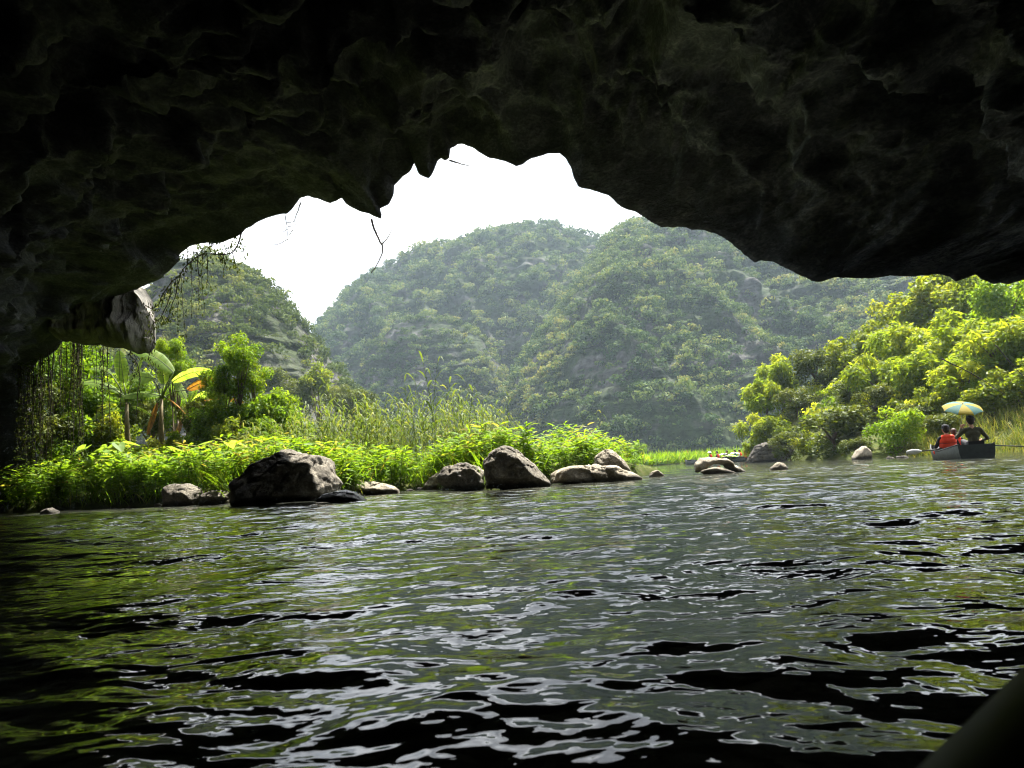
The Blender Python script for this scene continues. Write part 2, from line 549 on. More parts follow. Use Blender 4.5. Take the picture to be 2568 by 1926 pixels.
def build_water():
    th = np.concatenate([np.arange(-44, 44, 0.24), np.arange(44, 316, 4.0)])
    th = R_(1) * th
    r = 0.12 * np.exp(np.arange(0, 1000) * 0.0088)
    rm = 5.0 * np.exp(np.arange(0, 1000) * 0.0045)
    rm = rm[rm < 27]
    rf = rm[-1] * np.exp(np.arange(1, 1000) * 0.0088)
    r = np.concatenate([[0.02], r[r < 4.97], rm, rf[rf < 70], 70 * np.exp(np.arange(1, 30) * 0.1)])
    step = np.gradient(r)
    T, Rr = np.meshgrid(th, r)
    x, y = (Rr * np.sin(T)).ravel(), (Rr * np.cos(T)).ravel()
    dr = np.maximum(np.repeat(step, len(th)), 0.004)
    dr = np.where(Rr.ravel() < 70, dr, 9.0)
    riff = 1 + 0.55 * np.clip((Rr.ravel() - 5) / 5, 0, 1)          # riffle over the shallows in the cave mouth
    p0 = np.stack([x, y, np.zeros_like(x)], 1)
    wx = fbm(p0 * 0.6, 2, 5) * 0.5
    wy = fbm(p0 * 0.6 + 31, 2, 9) * 0.5
    z = np.zeros_like(x)
    near = (Rr.ravel() < 160)
    for lam, amp, sx, sy, sd, rot in ((2.6, 0.013, 0.8, 1.15, 1, 0.25), (1.25, 0.0088, 0.75, 1.2, 2, -0.2), (0.62, 0.0092, 0.75, 1.2, 3, 0.35),
                                 (0.31, 0.0058, 0.8, 1.1, 4, -0.1), (0.15, 0.0030, 0.9, 1.1, 6, 0.2)):
        fade = np.clip((lam / dr - 2.2) / 2.5, 0, 1)
        c, s = math.cos(rot), math.sin(rot)
        q = np.stack([(c * x - s * y + wx) * sx / lam, (s * x + c * y + wy) * sy / lam, np.full_like(x, sd * 3.3)], 1) + np.array([17.4, 5.2, 0])
        k = np.nonzero((fade > 0) & near)[0]
        n = vnoise(q[k] * 1.4, 40 + sd)
        n = n - 0.35 * np.abs(n)           # slightly peaked troughs, smooth crests
        z[k] += amp * 1.6 * n * fade[k] * (riff[k] if lam < 1 else 1.0)
    z *= np.clip((Rr.ravel() - 0.02) / 0.25, 0, 1)
    v = np.stack([x, y, z], 1)
    me = np_mesh('water', v, grid_faces(len(r), len(th), True), smooth=True)
    o = link('water', me, M_water)
    o['kind'] = 'structure'


build_water()
mb = MB()
mb.sheet(np.array([[[x, y, -1.6] for x in (-1300, 0, 1300)] for y in (-1300, 0, 1300)]))
g = mb.build('riverbed', M_bed)
g['kind'] = 'structure'

# ------------------------------------------------------------------ the cave
LIP = np.array([(112, 1262), (105, 1225), (88, 1120), (78, 1010), (72, 935), (98, 903), (118, 897), (150, 864), (172, 846), (205, 800), (240, 770), (290, 745), (345, 728),
    (370, 712), (400, 700), (430, 668), (447, 650), (450, 638), (470, 622), (500, 610), (560, 605), (590, 592), (605, 583), (615, 572), (650, 560), (680, 545),
    (720, 535), (735, 522), (755, 500), (775, 494), (800, 500), (830, 512), (845, 505), (863, 494), (868, 505), (880, 517), (920, 535), (945, 548), (953, 550), (957, 540),
    (955, 525), (965, 518), (975, 512), (985, 490), (988, 465), (1005, 450), (1030, 430), (1037, 415), (1040, 409), (1046, 422), (1055, 440), (1075, 447), (1082, 440), (1090, 425),
    (1100, 402), (1107, 394), (1117, 406), (1128, 398), (1131, 370), (1150, 358), (1165, 360), (1190, 375), (1230, 393), (1260, 405), (1295, 414), (1330, 402), (1370, 388), (1405, 384),
    (1420, 398), (1430, 420), (1440, 445), (1447, 465), (1475, 475), (1520, 488), (1550, 510), (1590, 530), (1620, 550), (1650, 565), (1690, 568), (1720, 572), (1730, 580), (1760, 578),
    (1800, 590), (1830, 605), (1870, 640), (1890, 657), (1905, 650), (1940, 660), (1990, 680), (2010, 695), (2035, 705), (2070, 700), (2100, 698), (2200, 697), (2300, 690), (2380, 692),
    (2395, 703), (2410, 685), (2440, 685), (2460, 700), (2480, 708), (2530, 710), (2560, 700), (2700, 720), (2900, 800), (3040, 900), (3120, 1040), (3150, 1130)], float)


def lip_depth(px):
    return np.interp(px, [0, 160, 400, 700, 1150, 1700, 2050, 2568, 3150], [29.5, 29, 26, 24, 22, 19, 16, 13, 10.5])


def build_cave():
    seg = np.linalg.norm(np.diff(LIP, axis=0), axis=1)
    s = np.concatenate([[0], np.cumsum(seg)])
    n = 760
    t = np.linspace(0, s[-1], n)
    lp = np.stack([np.interp(t, s, LIP[:, 0]), np.interp(t, s, LIP[:, 1])], 1)
    q = np.stack([t / 42, np.zeros(n), np.zeros(n)], 1)
    lp[:, 1] += fbm(q, 4, 71) * 7
    lp[:, 0] += fbm(q + 50, 4, 72) * 6
    Lp = np.array([at(px, py, lip_depth(px)) for px, py in lp])
    Lp[0, 2] = min(Lp[0, 2], -0.3)
    # the two feet go below the water
    foot0, foot1 = Lp[0].copy(), Lp[-1].copy()
    foot0[2] = foot1[2] = -1.2
    Lp = np.concatenate([[foot0], Lp, [foot1]])
    n = len(Lp)
    xc = -1.0
    phi = np.arctan2(np.maximum(Lp[:, 2] + 0.6, 0.0), (Lp[:, 0] - xc) * np.where(Lp[:, 0] > xc, 0.9, 0.75))
    A = np.stack([xc + 0.5 + 13.5 * np.cos(phi), np.full(n, -24.0), -1.2 + 8.2 * np.sin(phi)], 1)
    ks = np.concatenate([np.linspace(0, 0.42, 190), np.linspace(0.43, 1.0, 40)])
    w = 1 - np.exp(-4.2 * ks)
    w /= w[-1]
    S = np.empty((len(ks), n, 3))
    S[:, :, 1] = Lp[None, :, 1] * (1 - ks[:, None]) + A[None, :, 1] * ks[:, None]
    for c in (0, 2):
        S[:, :, c] = Lp[None, :, c] * (1 - w[:, None]) + A[None, :, c] * w[:, None]
    P = S.reshape(-1, 3)
    # lips jags fade out inward: smooth rings along the arch
    for i in range(3, len(ks)):
        k = int(min(40, (i - 2) * 0.9))
        if k >= 1:
            ker = np.ones(2 * k + 1) / (2 * k + 1)
            for c in (0, 2):
                e = np.pad(S[i, :, c], k, mode='edge')
                sm = np.convolve(e, ker, mode='valid')
                S[i, :, c] = sm
    P = S.reshape(-1, 3)
    D = P[:, [0, 2]] - np.array([xc + 1, 0.0])
    D /= np.linalg.norm(D, axis=1)[:, None] + 1e-9
    dist = np.repeat(ks, n) * (22 + 24)
    ms = np.clip(dist / 3.5, 0, 1) ** 0.8
    q = P * np.array([0.26, 0.22, 0.34])
    wp = np.stack([fbm(q * 1.1, 3, 3), fbm(q * 1.1 + 9, 3, 4), fbm(q * 1.1 + 19, 3, 5)], 1)
    big = fbm(q + wp * 1.3, 4, 6)
    ax1 = np.array([0.72, -0.55, 0.42]); ax1 /= np.linalg.norm(ax1)
    al = P @ ax1
    qd = (P - al[:, None] * ax1 * 0.72) * 0.55
    rid = ridged(qd + wp * 1.1, 4, 8)
    f1, f2 = worley(P * 0.55 + wp * 1.2, 12)
    g1, g2 = worley(P * np.array([1.5, 1.5, 2.2]) + wp * 1.6, 14)
    d = ms * (2.0 * np.clip(0.5 + 0.9 * big, 0, 1.3) + 0.95 * (1 - rid) + 0.5 * np.clip(0.75 - f1, 0, 1)) + np.clip(dist / 0.8, 0, 1) * (0.22 * np.clip(f2 - f1, 0, 0.6) + 0.09 * np.clip(0.7 - g1, 0, 1) + 0.16 * np.clip(0.5 + fbm(P * 2.6, 5, 21, 0.65), 0, 1) + 0.34 * np.clip(0.5 + fbm(np.stack([P[:, 0] * 0.5 + P[:, 2] * 1.3, P[:, 1] * 0.5, P[:, 2] * 2.6 - P[:, 0] * 0.9], 1) + wp * 0.5, 4, 25, 0.6), 0, 1))
    d = d + 3.2 * np.clip(dist / 1.3, 0, 1) * np.clip((-11 - P[:, 0]) / 3, 0, 1) * np.clip((5.2 - P[:, 2]) / 1.5, 0, 1)
    P[:, 0] += D[:, 0] * d
    P[:, 2] += D[:, 1] * d
    P[:, 1] += ms * 0.9 * fbm(q * 2 + 33, 3, 23)
    inner = P.reshape(len(ks), n, 3)[::-1]
    # outer cliff face and the rock mass above, so that no light comes through the roof
    rings = []
    Dl = Lp[:, [0, 2]] - np.array([xc + 1, 0.0])
    Dl /= np.linalg.norm(Dl, axis=1)[:, None]
    for off, dy in ((0.25, 0.25), (0.9, 0.6), (2.2, 0.9), (5, 0.8), (11, -0.5), (22, -3), (38, -8)):
        rr = Lp.copy()
        rr[:, 0] += Dl[:, 0] * off
        rr[:, 2] += Dl[:, 1] * off
        rr[:, 1] += dy
        nn = fbm(rr * 0.4, 4, 44)
        rr[:, 1] += nn * min(off, 3) * 0.4
        rr[:, 2] = np.where(Lp[:, 2] < 0, -1.2, rr[:, 2])
        rings.append(rr)
    last = rings[-1].copy()
    last[:, 1] = -30
    rings.append(last)
    allr = np.concatenate([inner, np.array(rings)], 0)
    nr = len(allr)
    v = allr.reshape(-1, 3)
    f = grid_faces(nr, n)
    me = np_mesh('cave', v, f, smooth=True)
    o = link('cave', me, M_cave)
    o['kind'] = 'structure'
    # added unseen slab sealing off light from the back, far behind the viewer
    b = MB()
    b.box((0, -26, 8), (90, 2, 30))
    bo = b.build('back_light_seal', M_cave, o)
    return o, Lp


CAVE, LIP3 = build_cave()


def silhouette_rock(name, poly, depth, thick, mat, label=None, seed=0, sub=5, rough=0.06, parent=None, group=None, lean=0.25, sink=0.4, cat='rock', extra=()):
    """boulder whose outline is the given pixels at its depth; solid, faceted, with real thickness"""
    pts = np.array([at(px, py, depth) for px, py in poly])
    c = pts.mean(0)
    xz = pts[:, [0, 2]] - c[[0, 2]]
    zmin = pts[:, 2].min()
    rg = np.random.default_rng(seed + 100)
    bm = bmesh.new()
    bmesh.ops.create_icosphere(bm, subdivisions=sub, radius=1.0)
    d = np.array([v.co[:] for v in bm.verts])
    faces = np.array([[v.index for v in f.verts] for f in bm.faces])
    bm.free()
    planes = []
    area = 0.5 * np.sum(xz[:, 0] * np.roll(xz[:, 1], -1) - np.roll(xz[:, 0], -1) * xz[:, 1])
    sg = 1 if area > 0 else -1
    for i in range(len(xz)):
        a, b = xz[i], xz[(i + 1) % len(xz)]
        e = b - a
        nrm = np.array([e[1], -e[0]]) * sg
        ln = np.linalg.norm(nrm)
        if ln < 1e-6:
            continue
        nrm /= ln
        h = nrm @ a
        if h <= 0.02:
            continue
        planes.append((np.array([nrm[0], 0, nrm[1]]), h))
        # bevel planes front and back make the edge three-dimensional
        for sy in (-1, 1):
            tl = rg.uniform(0.4, 1.0)
            nn = np.array([nrm[0], sy * tl, nrm[1]])
            nn /= np.linalg.norm(nn)
            planes.append((nn, h * np.linalg.norm([nrm[0], nrm[1]]) / math.hypot(1, tl) + thick * 0.5 * tl / math.hypot(1, tl) * rg.uniform(0.35, 0.7)))
    planes.append((np.array([0, -1, lean]) / math.hypot(1, lean), thick * 0.5 * rg.uniform(0.75, 0.95)))
    planes.append((np.array([0, 1, 0.3]) / math.hypot(1, 0.3), thick * 0.5))
    for nrm, h in extra:
        nrm = np.array(nrm, float)
        planes.append((nrm / np.linalg.norm(nrm), h))
    r = np.full(len(d), 1e9)
    for nrm, h in planes:
        k = d @ nrm
        r = np.minimum(r, np.where(k > 0.03, h / np.maximum(k, 0.03), 1e9))
    size = max(np.ptp(xz[:, 0]), np.ptp(xz[:, 1]))
    r = np.minimum(r, size * 1.4)
    p = d * r[:, None]
    q = p / size
    w1, w2 = worley(q * np.array([4.2, 4.2, 5.5]) + fbm(q * 3, 3, seed + 2)[:, None] * 0.6 + seed, seed)
    n = 0.55 * fbm(q * 2.2 + seed, 4, seed) + 0.30 * (0.45 - w1) - 0.9 * np.clip(0.08 - (w2 - w1), 0, 0.08) * 4 + 0.42 * fbm(q * np.array([6, 6, 10]) + seed, 5, seed + 5, 0.62)
    p = p + d * (n * rough * size)[:, None]
    # flare below the waterline so that it stands on the riverbed
    zb = zmin - c[2]
    p[:, 2] = np.where(p[:, 2] < zb + 0.05, zb - sink * (zb + 0.05 - p[:, 2]) / max(0.05, (zb + 0.05 - p[:, 2].min())) - 0.02, p[:, 2])
    me = np_mesh(name, p, faces, smooth=True)
    me.attributes.new('sharp_face', 'BOOLEAN', 'FACE')
    o = link(name, me, mat, parent, c)
    if label:
        tag(o, label, cat, group)
    return o


# rock curtain hanging below the lip on the left
def build_curtain():
    poly = [(158, 834), (166, 857), (205, 862), (250, 860), (262, 868), (310, 878), (345, 882), (378, 880), (384, 855), (372, 800), (362, 740), (345, 712), (290, 722), (235, 750), (190, 790)]
    pts = np.array([at(px, py, 28.6) for px, py in poly])
    c = pts.mean(0)
    u = np.linspace(0, 1, 130)
    vv = np.linspace(0, 1, 70)
    # bottom edge and top edge
    bot = [(150, 842), (158, 852), (166, 858), (205, 863), (250, 860), (262, 868), (310, 878), (345, 884), (372, 884), (388, 868)]
    top = [(135, 800), (150, 795), (185, 780), (215, 755), (250, 735), (290, 718), (320, 705), (345, 716), (370, 752), (386, 805)]
    tb = np.linspace(0, 1, len(bot))
    bx, by = np.interp(u, tb, [b[0] for b in bot]), np.interp(u, tb, [b[1] for b in bot])
    tx, ty = np.interp(u, tb, [b[0] for b in top]), np.interp(u, tb, [b[1] for b in top])
    by = by + fbm(np.stack([u * 14, u * 0, u * 0], 1), 3, 7) * 7
    front = np.empty((70, 130, 3))
    for i, a in enumerate(vv):
        for j in range(130):
            front[i, j] = at(bx[j] * (1 - a) + tx[j] * a, by[j] * (1 - a) + ty[j] * a, 28.3)
    q = front.reshape(-1, 3)
    col = fbm(q * np.array([1.6, 1, 0.35]), 4, 81)
    col2 = ridged(q * np.array([1.1, 1, 0.3]) + 5, 3, 82)
    vv2 = np.repeat(vv, 130)
    uu2 = np.tile(u, 70)
    edge = np.sqrt(np.clip(np.sin(np.pi * np.clip(uu2, 0.0, 1.0)), 0, 1)) * np.clip(vv2 / 0.25, 0, 1) ** 0.5
    dpt = edge * (0.9 + 0.9 * col + 0.55 * col2 + 0.25 * fbm(q * 2.5, 4, 83))
    fr = q.copy()
    fr[:, 1] -= np.clip(dpt, 0, 3)
    bk = q.copy()
    bk[:, 1] += 0.03 + 0.7 * edge
    v = np.concatenate([fr, bk])
    f = np.concatenate([grid_faces(70, 130), grid_faces(70, 130)[:, ::-1] + 70 * 130])
    # rim
    rim = list(range(130)) + [i * 130 + 129 for i in range(1, 70)] + [69 * 130 + j for j in range(128, -1, -1)] + [i * 130 for i in range(68, 0, -1)]
    rf = np.array([(rim[k], rim[(k + 1) % len(rim)], rim[(k + 1) % len(rim)] + 9100, rim[k] + 9100) for k in range(len(rim))])
    me = np_mesh('rock_curtain', v, np.concatenate([f, rf]), smooth=True)
    o = link('rock_curtain', me, M_curtain, CAVE)
    o['label'] = 'pale grey fluted rock curtain hanging from the cave lip'


build_curtain()


# ------------------------------------------------------------------ hills
def patch(u, base_y, base_d, ridge_y, ridge_d, nv, power, amp, seed, back=60, ledge=0.0, spur=(0.02, 0.6), skew=0.0):
    """slope from a foot line to a ridge line (photo columns u), with gullies, and a back slope"""
    B = np.array([at(a, b, d) for a, b, d in zip(u, base_y, base_d)])
    Rg = np.array([at(a, b, d) for a, b, d in zip(u, ridge_y, ridge_d)])
    B[:, 2] = -0.8
    vs = np.linspace(0, 1, nv)
    G = np.empty((nv, len(u), 3))
    for i, v in enumerate(vs):
        G[i, :, :2] = B[:, :2] * (1 - v) + Rg[:, :2] * v
        G[i, :, 2] = B[:, 2] + (Rg[:, 2] - B[:, 2]) * (1 - (1 - v) ** power)
    q = G.reshape(-1, 3)
    V = np.repeat(vs, len(u))
    env = np.sin(np.pi * np.clip(V, 0, 1) ** 0.9) ** 0.6
    sp = ridged(np.stack([q[:, 0] * spur[0] + q[:, 2] * spur[0] * skew, q[:, 1] * 0 + seed, q[:, 2] * spur[0] * 0.14], 1), 4, seed, spur[1])
    fine = fbm(q * 0.11, 4, seed + 3)
    off = env * amp * (sp + 0.35 * fine)
    if ledge:
        bed = fbm(np.stack([q[:, 0] * 0.10, q[:, 1] * 0.05, q[:, 2] * 1.7], 1) / ledge * 1.6, 4, seed + 8, 0.6)
        blk = worley(q * np.array([0.9, 0.4, 1.2]) / ledge, seed + 9)[0]
        off = off + env * ledge * (0.75 * bed + 0.55 * (0.5 - blk))
    q[:, 1] -= off
    q[:, 2] += env * amp * 0.12 * fine
    G = q.reshape(nv, len(u), 3)
    bks = []
    for k in (0.15, 0.4, 1.0):
        rr = Rg.copy()
        rr[:, :2] *= 1 + back * k / np.linalg.norm(rr[:, :2], axis=1)[:, None]
        rr[:, 2] = Rg[:, 2] * (1 - k) - 1.5 * k
        bks.append(rr)
    return G, np.concatenate([G, np.array(bks)], 0)


def hill(name, G, mat):
    o = link(name, np_mesh(name, G.reshape(-1, 3), grid_faces(G.shape[0], G.shape[1]), smooth=True), mat)
    o['kind'] = 'structure'
    return o


def crown_unit(nleaf, seed, ls=0.3, flat=0.75):
    """unit crown: leaf-cluster faces on lumpy lobes"""
    rg = np.random.default_rng(seed)
    nl = 7
    c = rg.normal(size=(nl, 3))
    c /= np.linalg.norm(c, axis=1)[:, None]
    c[:, 2] = np.abs(c[:, 2]) * 0.9 - 0.15
    c *= rg.uniform(0.35, 0.62, (nl, 1))
    c[0] = (0, 0, 0.15)
    lob = rg.integers(0, nl, nleaf)
    d = rg.normal(size=(nleaf, 3))
    d[:, 2] += 0.35
    d /= np.linalg.norm(d, axis=1)[:, None]
    rad = np.where(lob == 0, 0.62, rg.uniform(0.32, 0.5, nl)[lob])
    p = c[lob] + d * (rad * rg.uniform(0.75, 1.08, nleaf))[:, None]
    p[:, 2] *= flat
    nrm = d + rg.normal(size=(nleaf, 3)) * 0.4
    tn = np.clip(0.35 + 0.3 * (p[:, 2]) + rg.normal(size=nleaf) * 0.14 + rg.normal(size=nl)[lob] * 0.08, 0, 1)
    return leaf_quads(p, nrm, ls * rg.uniform(0.6, 1.25, nleaf), ls * 0.62 * rg.uniform(0.7, 1.2, nleaf), rg) + (tn,)


def leaf_quads(p, nrm, l, w, rg, axis=None):
    nrm = nrm / (np.linalg.norm(nrm, axis=1)[:, None] + 1e-9)
    t = rg.normal(size=p.shape) if axis is None else axis + rg.normal(size=p.shape) * 0.3
    t -= nrm * (t * nrm).sum(1)[:, None]
    t /= np.linalg.norm(t, axis=1)[:, None] + 1e-9
    b = np.cross(nrm, t)
    l = np.broadcast_to(l, (len(p),))[:, None]
    w = np.broadcast_to(w, (len(p),))[:, None]
    v = np.stack([p - t * l * 0.5, p + b * w * 0.5 - t * l * 0.05, p + t * l * 0.5, p - b * w * 0.5 - t * l * 0.05], 1).reshape(-1, 3)
    f = np.arange(len(p) * 4).reshape(-1, 4)
    return v, f


UNITS = [crown_unit(110, 500 + k, 0.27) for k in range(8)]
UNITS_FAR = [crown_unit(84, 600 + k, 0.30) for k in range(8)]


def forest(name, G, count, size, mask, mat, label, seed, units=UNITS, tintfn=None, vmax=None):
    rg = np.random.default_rng(seed)
    f = grid_faces(G.shape[0], G.shape[1])
    v = G.reshape(-1, 3)
    a, b, c, d = (v[f[:, k]] for k in range(4))
    cen = (a + b + c + d) / 4
    nr = np.cross(c - a, d - b)
    ar = 0.5 * np.linalg.norm(nr, axis=1)
    wgt = ar * mask(cen)
    pick = rg.choice(len(f), count, p=wgt / wgt.sum())
    s, t = rg.random(count)[:, None], rg.random(count)[:, None]
    pos = a[pick] * (1 - s) * (1 - t) + b[pick] * s * (1 - t) + c[pick] * s * t + d[pick] * (1 - s) * t
    sz = size[0] + (size[1] - size[0]) * rg.random(count) ** 1.8
    tone = np.clip(0.5 + 0.55 * fbm(pos * 0.035, 3, seed + 2) + rg.normal(size=count) * 0.26, 0, 1)
    vs, fs, ts, n = [], [], [], 0
    un = rg.integers(0, len(units), count)
    for k in range(len(units)):
        ii = np.nonzero(un == k)[0]
        uv, uf, ut = units[k]
        an = rg.random(len(ii)) * 2 * np.pi
        ca, sa = np.cos(an), np.sin(an)
        x = uv[None, :, 0] * ca[:, None] - uv[None, :, 1] * sa[:, None]
        y = uv[None, :, 0] * sa[:, None] + uv[None, :, 1] * ca[:, None]
        z = np.broadcast_to(uv[None, :, 2], x.shape)
        st = rg.uniform(0.8, 1.25, len(ii))
        P = np.stack([x, y, z * st[:, None]], -1) * sz[ii][:, None, None] + pos[ii][:, None, :]
        P[:, :, 2] += sz[ii][:, None] * 0.35
        vs.append(P.reshape(-1, 3))
        fs.append((uf[None] + (np.arange(len(ii)) * len(uv))[:, None, None]).reshape(-1, 4) + n)
        ts.append(np.clip(ut[None] + (tone[ii] - 0.5)[:, None] * 0.9, 0, 1).ravel())
        n += len(ii) * len(uv)
    o = link(name, np_mesh(name, np.concatenate(vs), np.concatenate(fs), np.concatenate(ts)), mat)
    o['kind'] = 'stuff'
    o['label'] = label
    return o


def interp_u(u, pts):
    a = np.array(pts, float)
    return np.interp(u, a[:, 0], a[:, 1])


# far central hill
uA = np.linspace(680, 1900, 240)
rA = interp_u(uA, [(680, 960), (780, 865), (830, 802), (880, 742), (960, 684), (1000, 660), (1060, 634), (1130, 627), (1160, 612), (1200, 598), (1270, 590), (1330, 574), (1400, 582), (1460, 597), (1505, 618), (1600, 700), (1750, 850), (1900, 1040)])
GA, GAb = patch(uA, np.full(240, 1150.0), np.full(240, 205.0), rA, np.full(240, 310.0), 130, 1.6, 15, 21, 90, 5, (0.030, 0.62), 0.45)
hill('far_central_hill', GAb, M_hill)
# lower cliff bluff in front of it
uC = np.linspace(840, 1400, 140)
rC = interp_u(uC, [(840, 1120), (880, 1010), (925, 880), (990, 815), (1060, 790), (1120, 800), (1200, 835), (1255, 920), (1320, 1010), (1400, 1120)])
GC, GCb = patch(uC, np.full(140, 1150.0), np.full(140, 178.0), rC, np.full(140, 212.0), 90, 1.25, 6, 33, 30, 3.0, (0.03, 0.5), 0.2)
hill('cliff_bluff', GCb, M_cliff)
# broad hill to the right of the centre
uB = np.linspace(1160, 2760, 300)
rB = interp_u(uB, [(1160, 1130), (1260, 985), (1350, 860), (1430, 750), (1500, 640), (1545, 584), (1600, 570), (1660, 570), (1740, 578), (1850, 600), (2000, 640), (2200, 668), (2320, 690), (2420, 740), (2600, 850), (2760, 950)])
GB, GBb = patch(uB, np.full(300, 1150.0), np.interp(uB, [1160, 1500, 2760], [165, 140, 120]), rB, np.interp(uB, [1160, 1500, 2000, 2760], [190, 235, 230, 190]), 150, 1.5, 13, 27, 80, 4, (0.036, 0.62), 0.5)
hill('broad_right_hill', GBb, M_hill)
# rocky hill on the left
uD = np.linspace(-260, 1010, 280)
rD = interp_u(uD, [(-260, 900), (140, 830), (300, 765), (420, 690), (470, 655), (510, 643), (560, 655), (620, 684), (660, 708), (700, 742), (720, 768), (750, 803), (790, 848), (830, 905), (880, 965), (940, 1040), (1010, 1130)])
GD, GDb = patch(uD, np.full(280, 1150.0), np.full(280, 84.0), rD, np.full(280, 122.0), 150, 1.35, 4.5, 55, 40, 3.0, (0.05, 0.5), 0.1)
hill('left_rocky_hill', GDb, M_hillrock)


def mask_of(scale, thr, seed, floor=0.12):
    return lambda c: np.clip((fbm(c * np.array([scale, scale, scale * 0.8]), 4, seed) - thr) * 5, floor, 1)


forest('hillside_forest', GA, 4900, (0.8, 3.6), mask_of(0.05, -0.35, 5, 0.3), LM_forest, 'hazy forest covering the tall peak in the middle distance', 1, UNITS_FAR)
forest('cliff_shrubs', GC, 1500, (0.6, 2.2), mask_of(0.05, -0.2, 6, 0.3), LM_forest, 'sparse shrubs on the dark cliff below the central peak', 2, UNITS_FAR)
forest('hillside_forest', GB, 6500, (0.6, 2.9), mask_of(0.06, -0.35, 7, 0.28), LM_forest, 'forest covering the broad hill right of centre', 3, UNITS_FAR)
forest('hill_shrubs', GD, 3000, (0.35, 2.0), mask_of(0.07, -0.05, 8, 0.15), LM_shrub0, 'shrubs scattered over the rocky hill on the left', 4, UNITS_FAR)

# ------------------------------------------------------------------ left bank
SHORE_L = [(-500, 1312), (0, 1287), (110, 1283), (415, 1268), (600, 1262), (840, 1250), (960, 1236), (1060, 1229), (1230, 1226), (1390, 1212), (1500, 1205), (1590, 1196), (1650, 1187)]


def shore_l(u):
    return onwater(u, float(interp_u(u, SHORE_L)))


def bank_z(u, dl, p):
    z = np.interp(dl, [-1.5, -0.4, 0, 0.3, 1.0, 2.5, 6, 20, 70], [-1.2, -0.5, -0.05, 0.12, 0.35, 0.6, 0.85, 1.1, 1.3])
    dmax = np.interp(u, [1380, 1500, 1600, 1650], [70, 9, 3.0, 1.2])
    z = min(z, (dmax - dl) * 0.35)
    return z


def bank_at(u, dl, raise_=0.0):
    S = shore_l(u)
    h = S[:2] / np.linalg.norm(S[:2])
    p = np.array([S[0] + h[0] * dl, S[1] + h[1] * dl, 0.0])
    p[2] = bank_z(u, dl, p) + raise_
    return p


def build_bank():
    us = np.linspace(-500, 1650, 180)
    dls = np.array([-1.5, -0.7, -0.3, 0, 0.15, 0.3, 0.6, 1, 1.6, 2.5, 4, 6, 9, 14, 22, 35, 55, 80])
    G = np.array([[bank_at(u, d) for u in us] for d in dls])
    q = G.reshape(-1, 3)
    q[:, 2] += fbm(q * np.array([1.1, 1.1, 0]), 4, 91) * np.repeat(np.clip(dls, 0.05, 1.2), len(us)) * 0.16
    o = link('left_bank', np_mesh('left_bank', q, grid_faces(len(dls), len(us)), smooth=True), M_soil)
    o['kind'] = 'structure'


build_bank()

# ------------------------------------------------------------------ right bank
SHORE_R = [(1885, 1160), (1990, 1156), (2180, 1152), (2330, 1144), (2568, 1133), (2800, 1122), (3300, 1098)]
uR = np.linspace(1888, 3300, 150)
bR = interp_u(uR, SHORE_R)
dR = np.array([onwater(a, b)[1] for a, b in zip(uR, bR)])
rR = interp_u(uR, [(1885, 1150), (1905, 1110), (1935, 1060), (1990, 1000), (2100, 960), (2200, 920), (2280, 860), (2350, 790), (2450, 750), (2600, 730), (3300, 640)])
GR, GRb = patch(uR, bR, dR, rR, dR + interp_u(uR, [(1885, 3), (2000, 12), (2200, 20), (2400, 26), (3300, 26)]), 50, 1.15, 0.8, 61, 30, 0.8, (0.15, 0.5), 0.2)
hill('right_bank', GRb, M_soil)


def project(p):
    d = np.asarray(p) - CAM
    w = d @ _f
    return 1284 + F_PX * (d @ _r) / w, 963 - F_PX * (d @ _u) / w


def right_ground(px, py):
    """terrain point of the right bank that shows at about this pixel"""
    j = int(np.clip(np.searchsorted(uR, px), 0, len(uR) - 1))
    c = GR[:, j]
    pp = np.array([project(q)[1] for q in c])
    i = int(np.argmin(np.abs(pp - py)))
    return c[max(i, 1)]


# far reed bank
def far_bank():
    us = np.linspace(1380, 2000, 60)
    dls = np.array([-1.0, 0, 0.5, 1.5, 4, 10, 30, 60])
    zs = np.array([-1.2, -0.1, 0.1, 0.2, 0.35, 0.5, 0.7, 0.8])
    rows = []
    for d, z in zip(dls, zs):
        row = []
        for u in us:
            p = at(u, 1160, 76 + d + 4 * math.sin(u * 0.011))
            row.append((p[0], p[1], z))
        rows.append(row)
    o = link('far_bank', np_mesh('far_bank', np.array(rows).reshape(-1, 3), grid_faces(len(dls), 60), smooth=True), M_soil)
    o['kind'] = 'structure'


far_bank()


# ------------------------------------------------------------------ leaves and plants
def leaf_strips(base, d, Ln, Wd, droop, rg, ns=3, twist=0.35):
    """curved leaves: strips of ns quads, widest below the middle"""
    n = len(base)
    d = d / (np.linalg.norm(d, axis=1)[:, None] + 1e-9)
    side = np.cross(d, np.array([0, 0, 1.0])) + rg.normal(size=(n, 3)) * twist
    side -= d * (side * d).sum(1)[:, None]
    side /= np.linalg.norm(side, axis=1)[:, None] + 1e-9
    ts = np.linspace(0, 1, ns + 1)
    prof = np.interp(ts, [0, 0.12, 0.4, 0.75, 1], [0.15, 0.7, 1.0, 0.6, 0.04])
    Ln = np.broadcast_to(Ln, (n,))
    Wd = np.broadcast_to(Wd, (n,))
    droop = np.broadcast_to(droop, (n,))
    vs = []
    for t, w in zip(ts, prof):
        c = base + d * (Ln * t)[:, None]
        c[:, 2] -= droop * Ln * t * t
        vs += [c - side * (Wd * w * 0.5)[:, None], c + side * (Wd * w * 0.5)[:, None]]
    v = np.stack(vs, 1).reshape(-1, 3)
    k = 2 * (ns + 1)
    f = np.array([[2 * i, 2 * i + 1, 2 * i + 3, 2 * i + 2] for i in range(ns)])
    return v, (f[None] + (np.arange(n) * k)[:, None, None]).reshape(-1, 4)


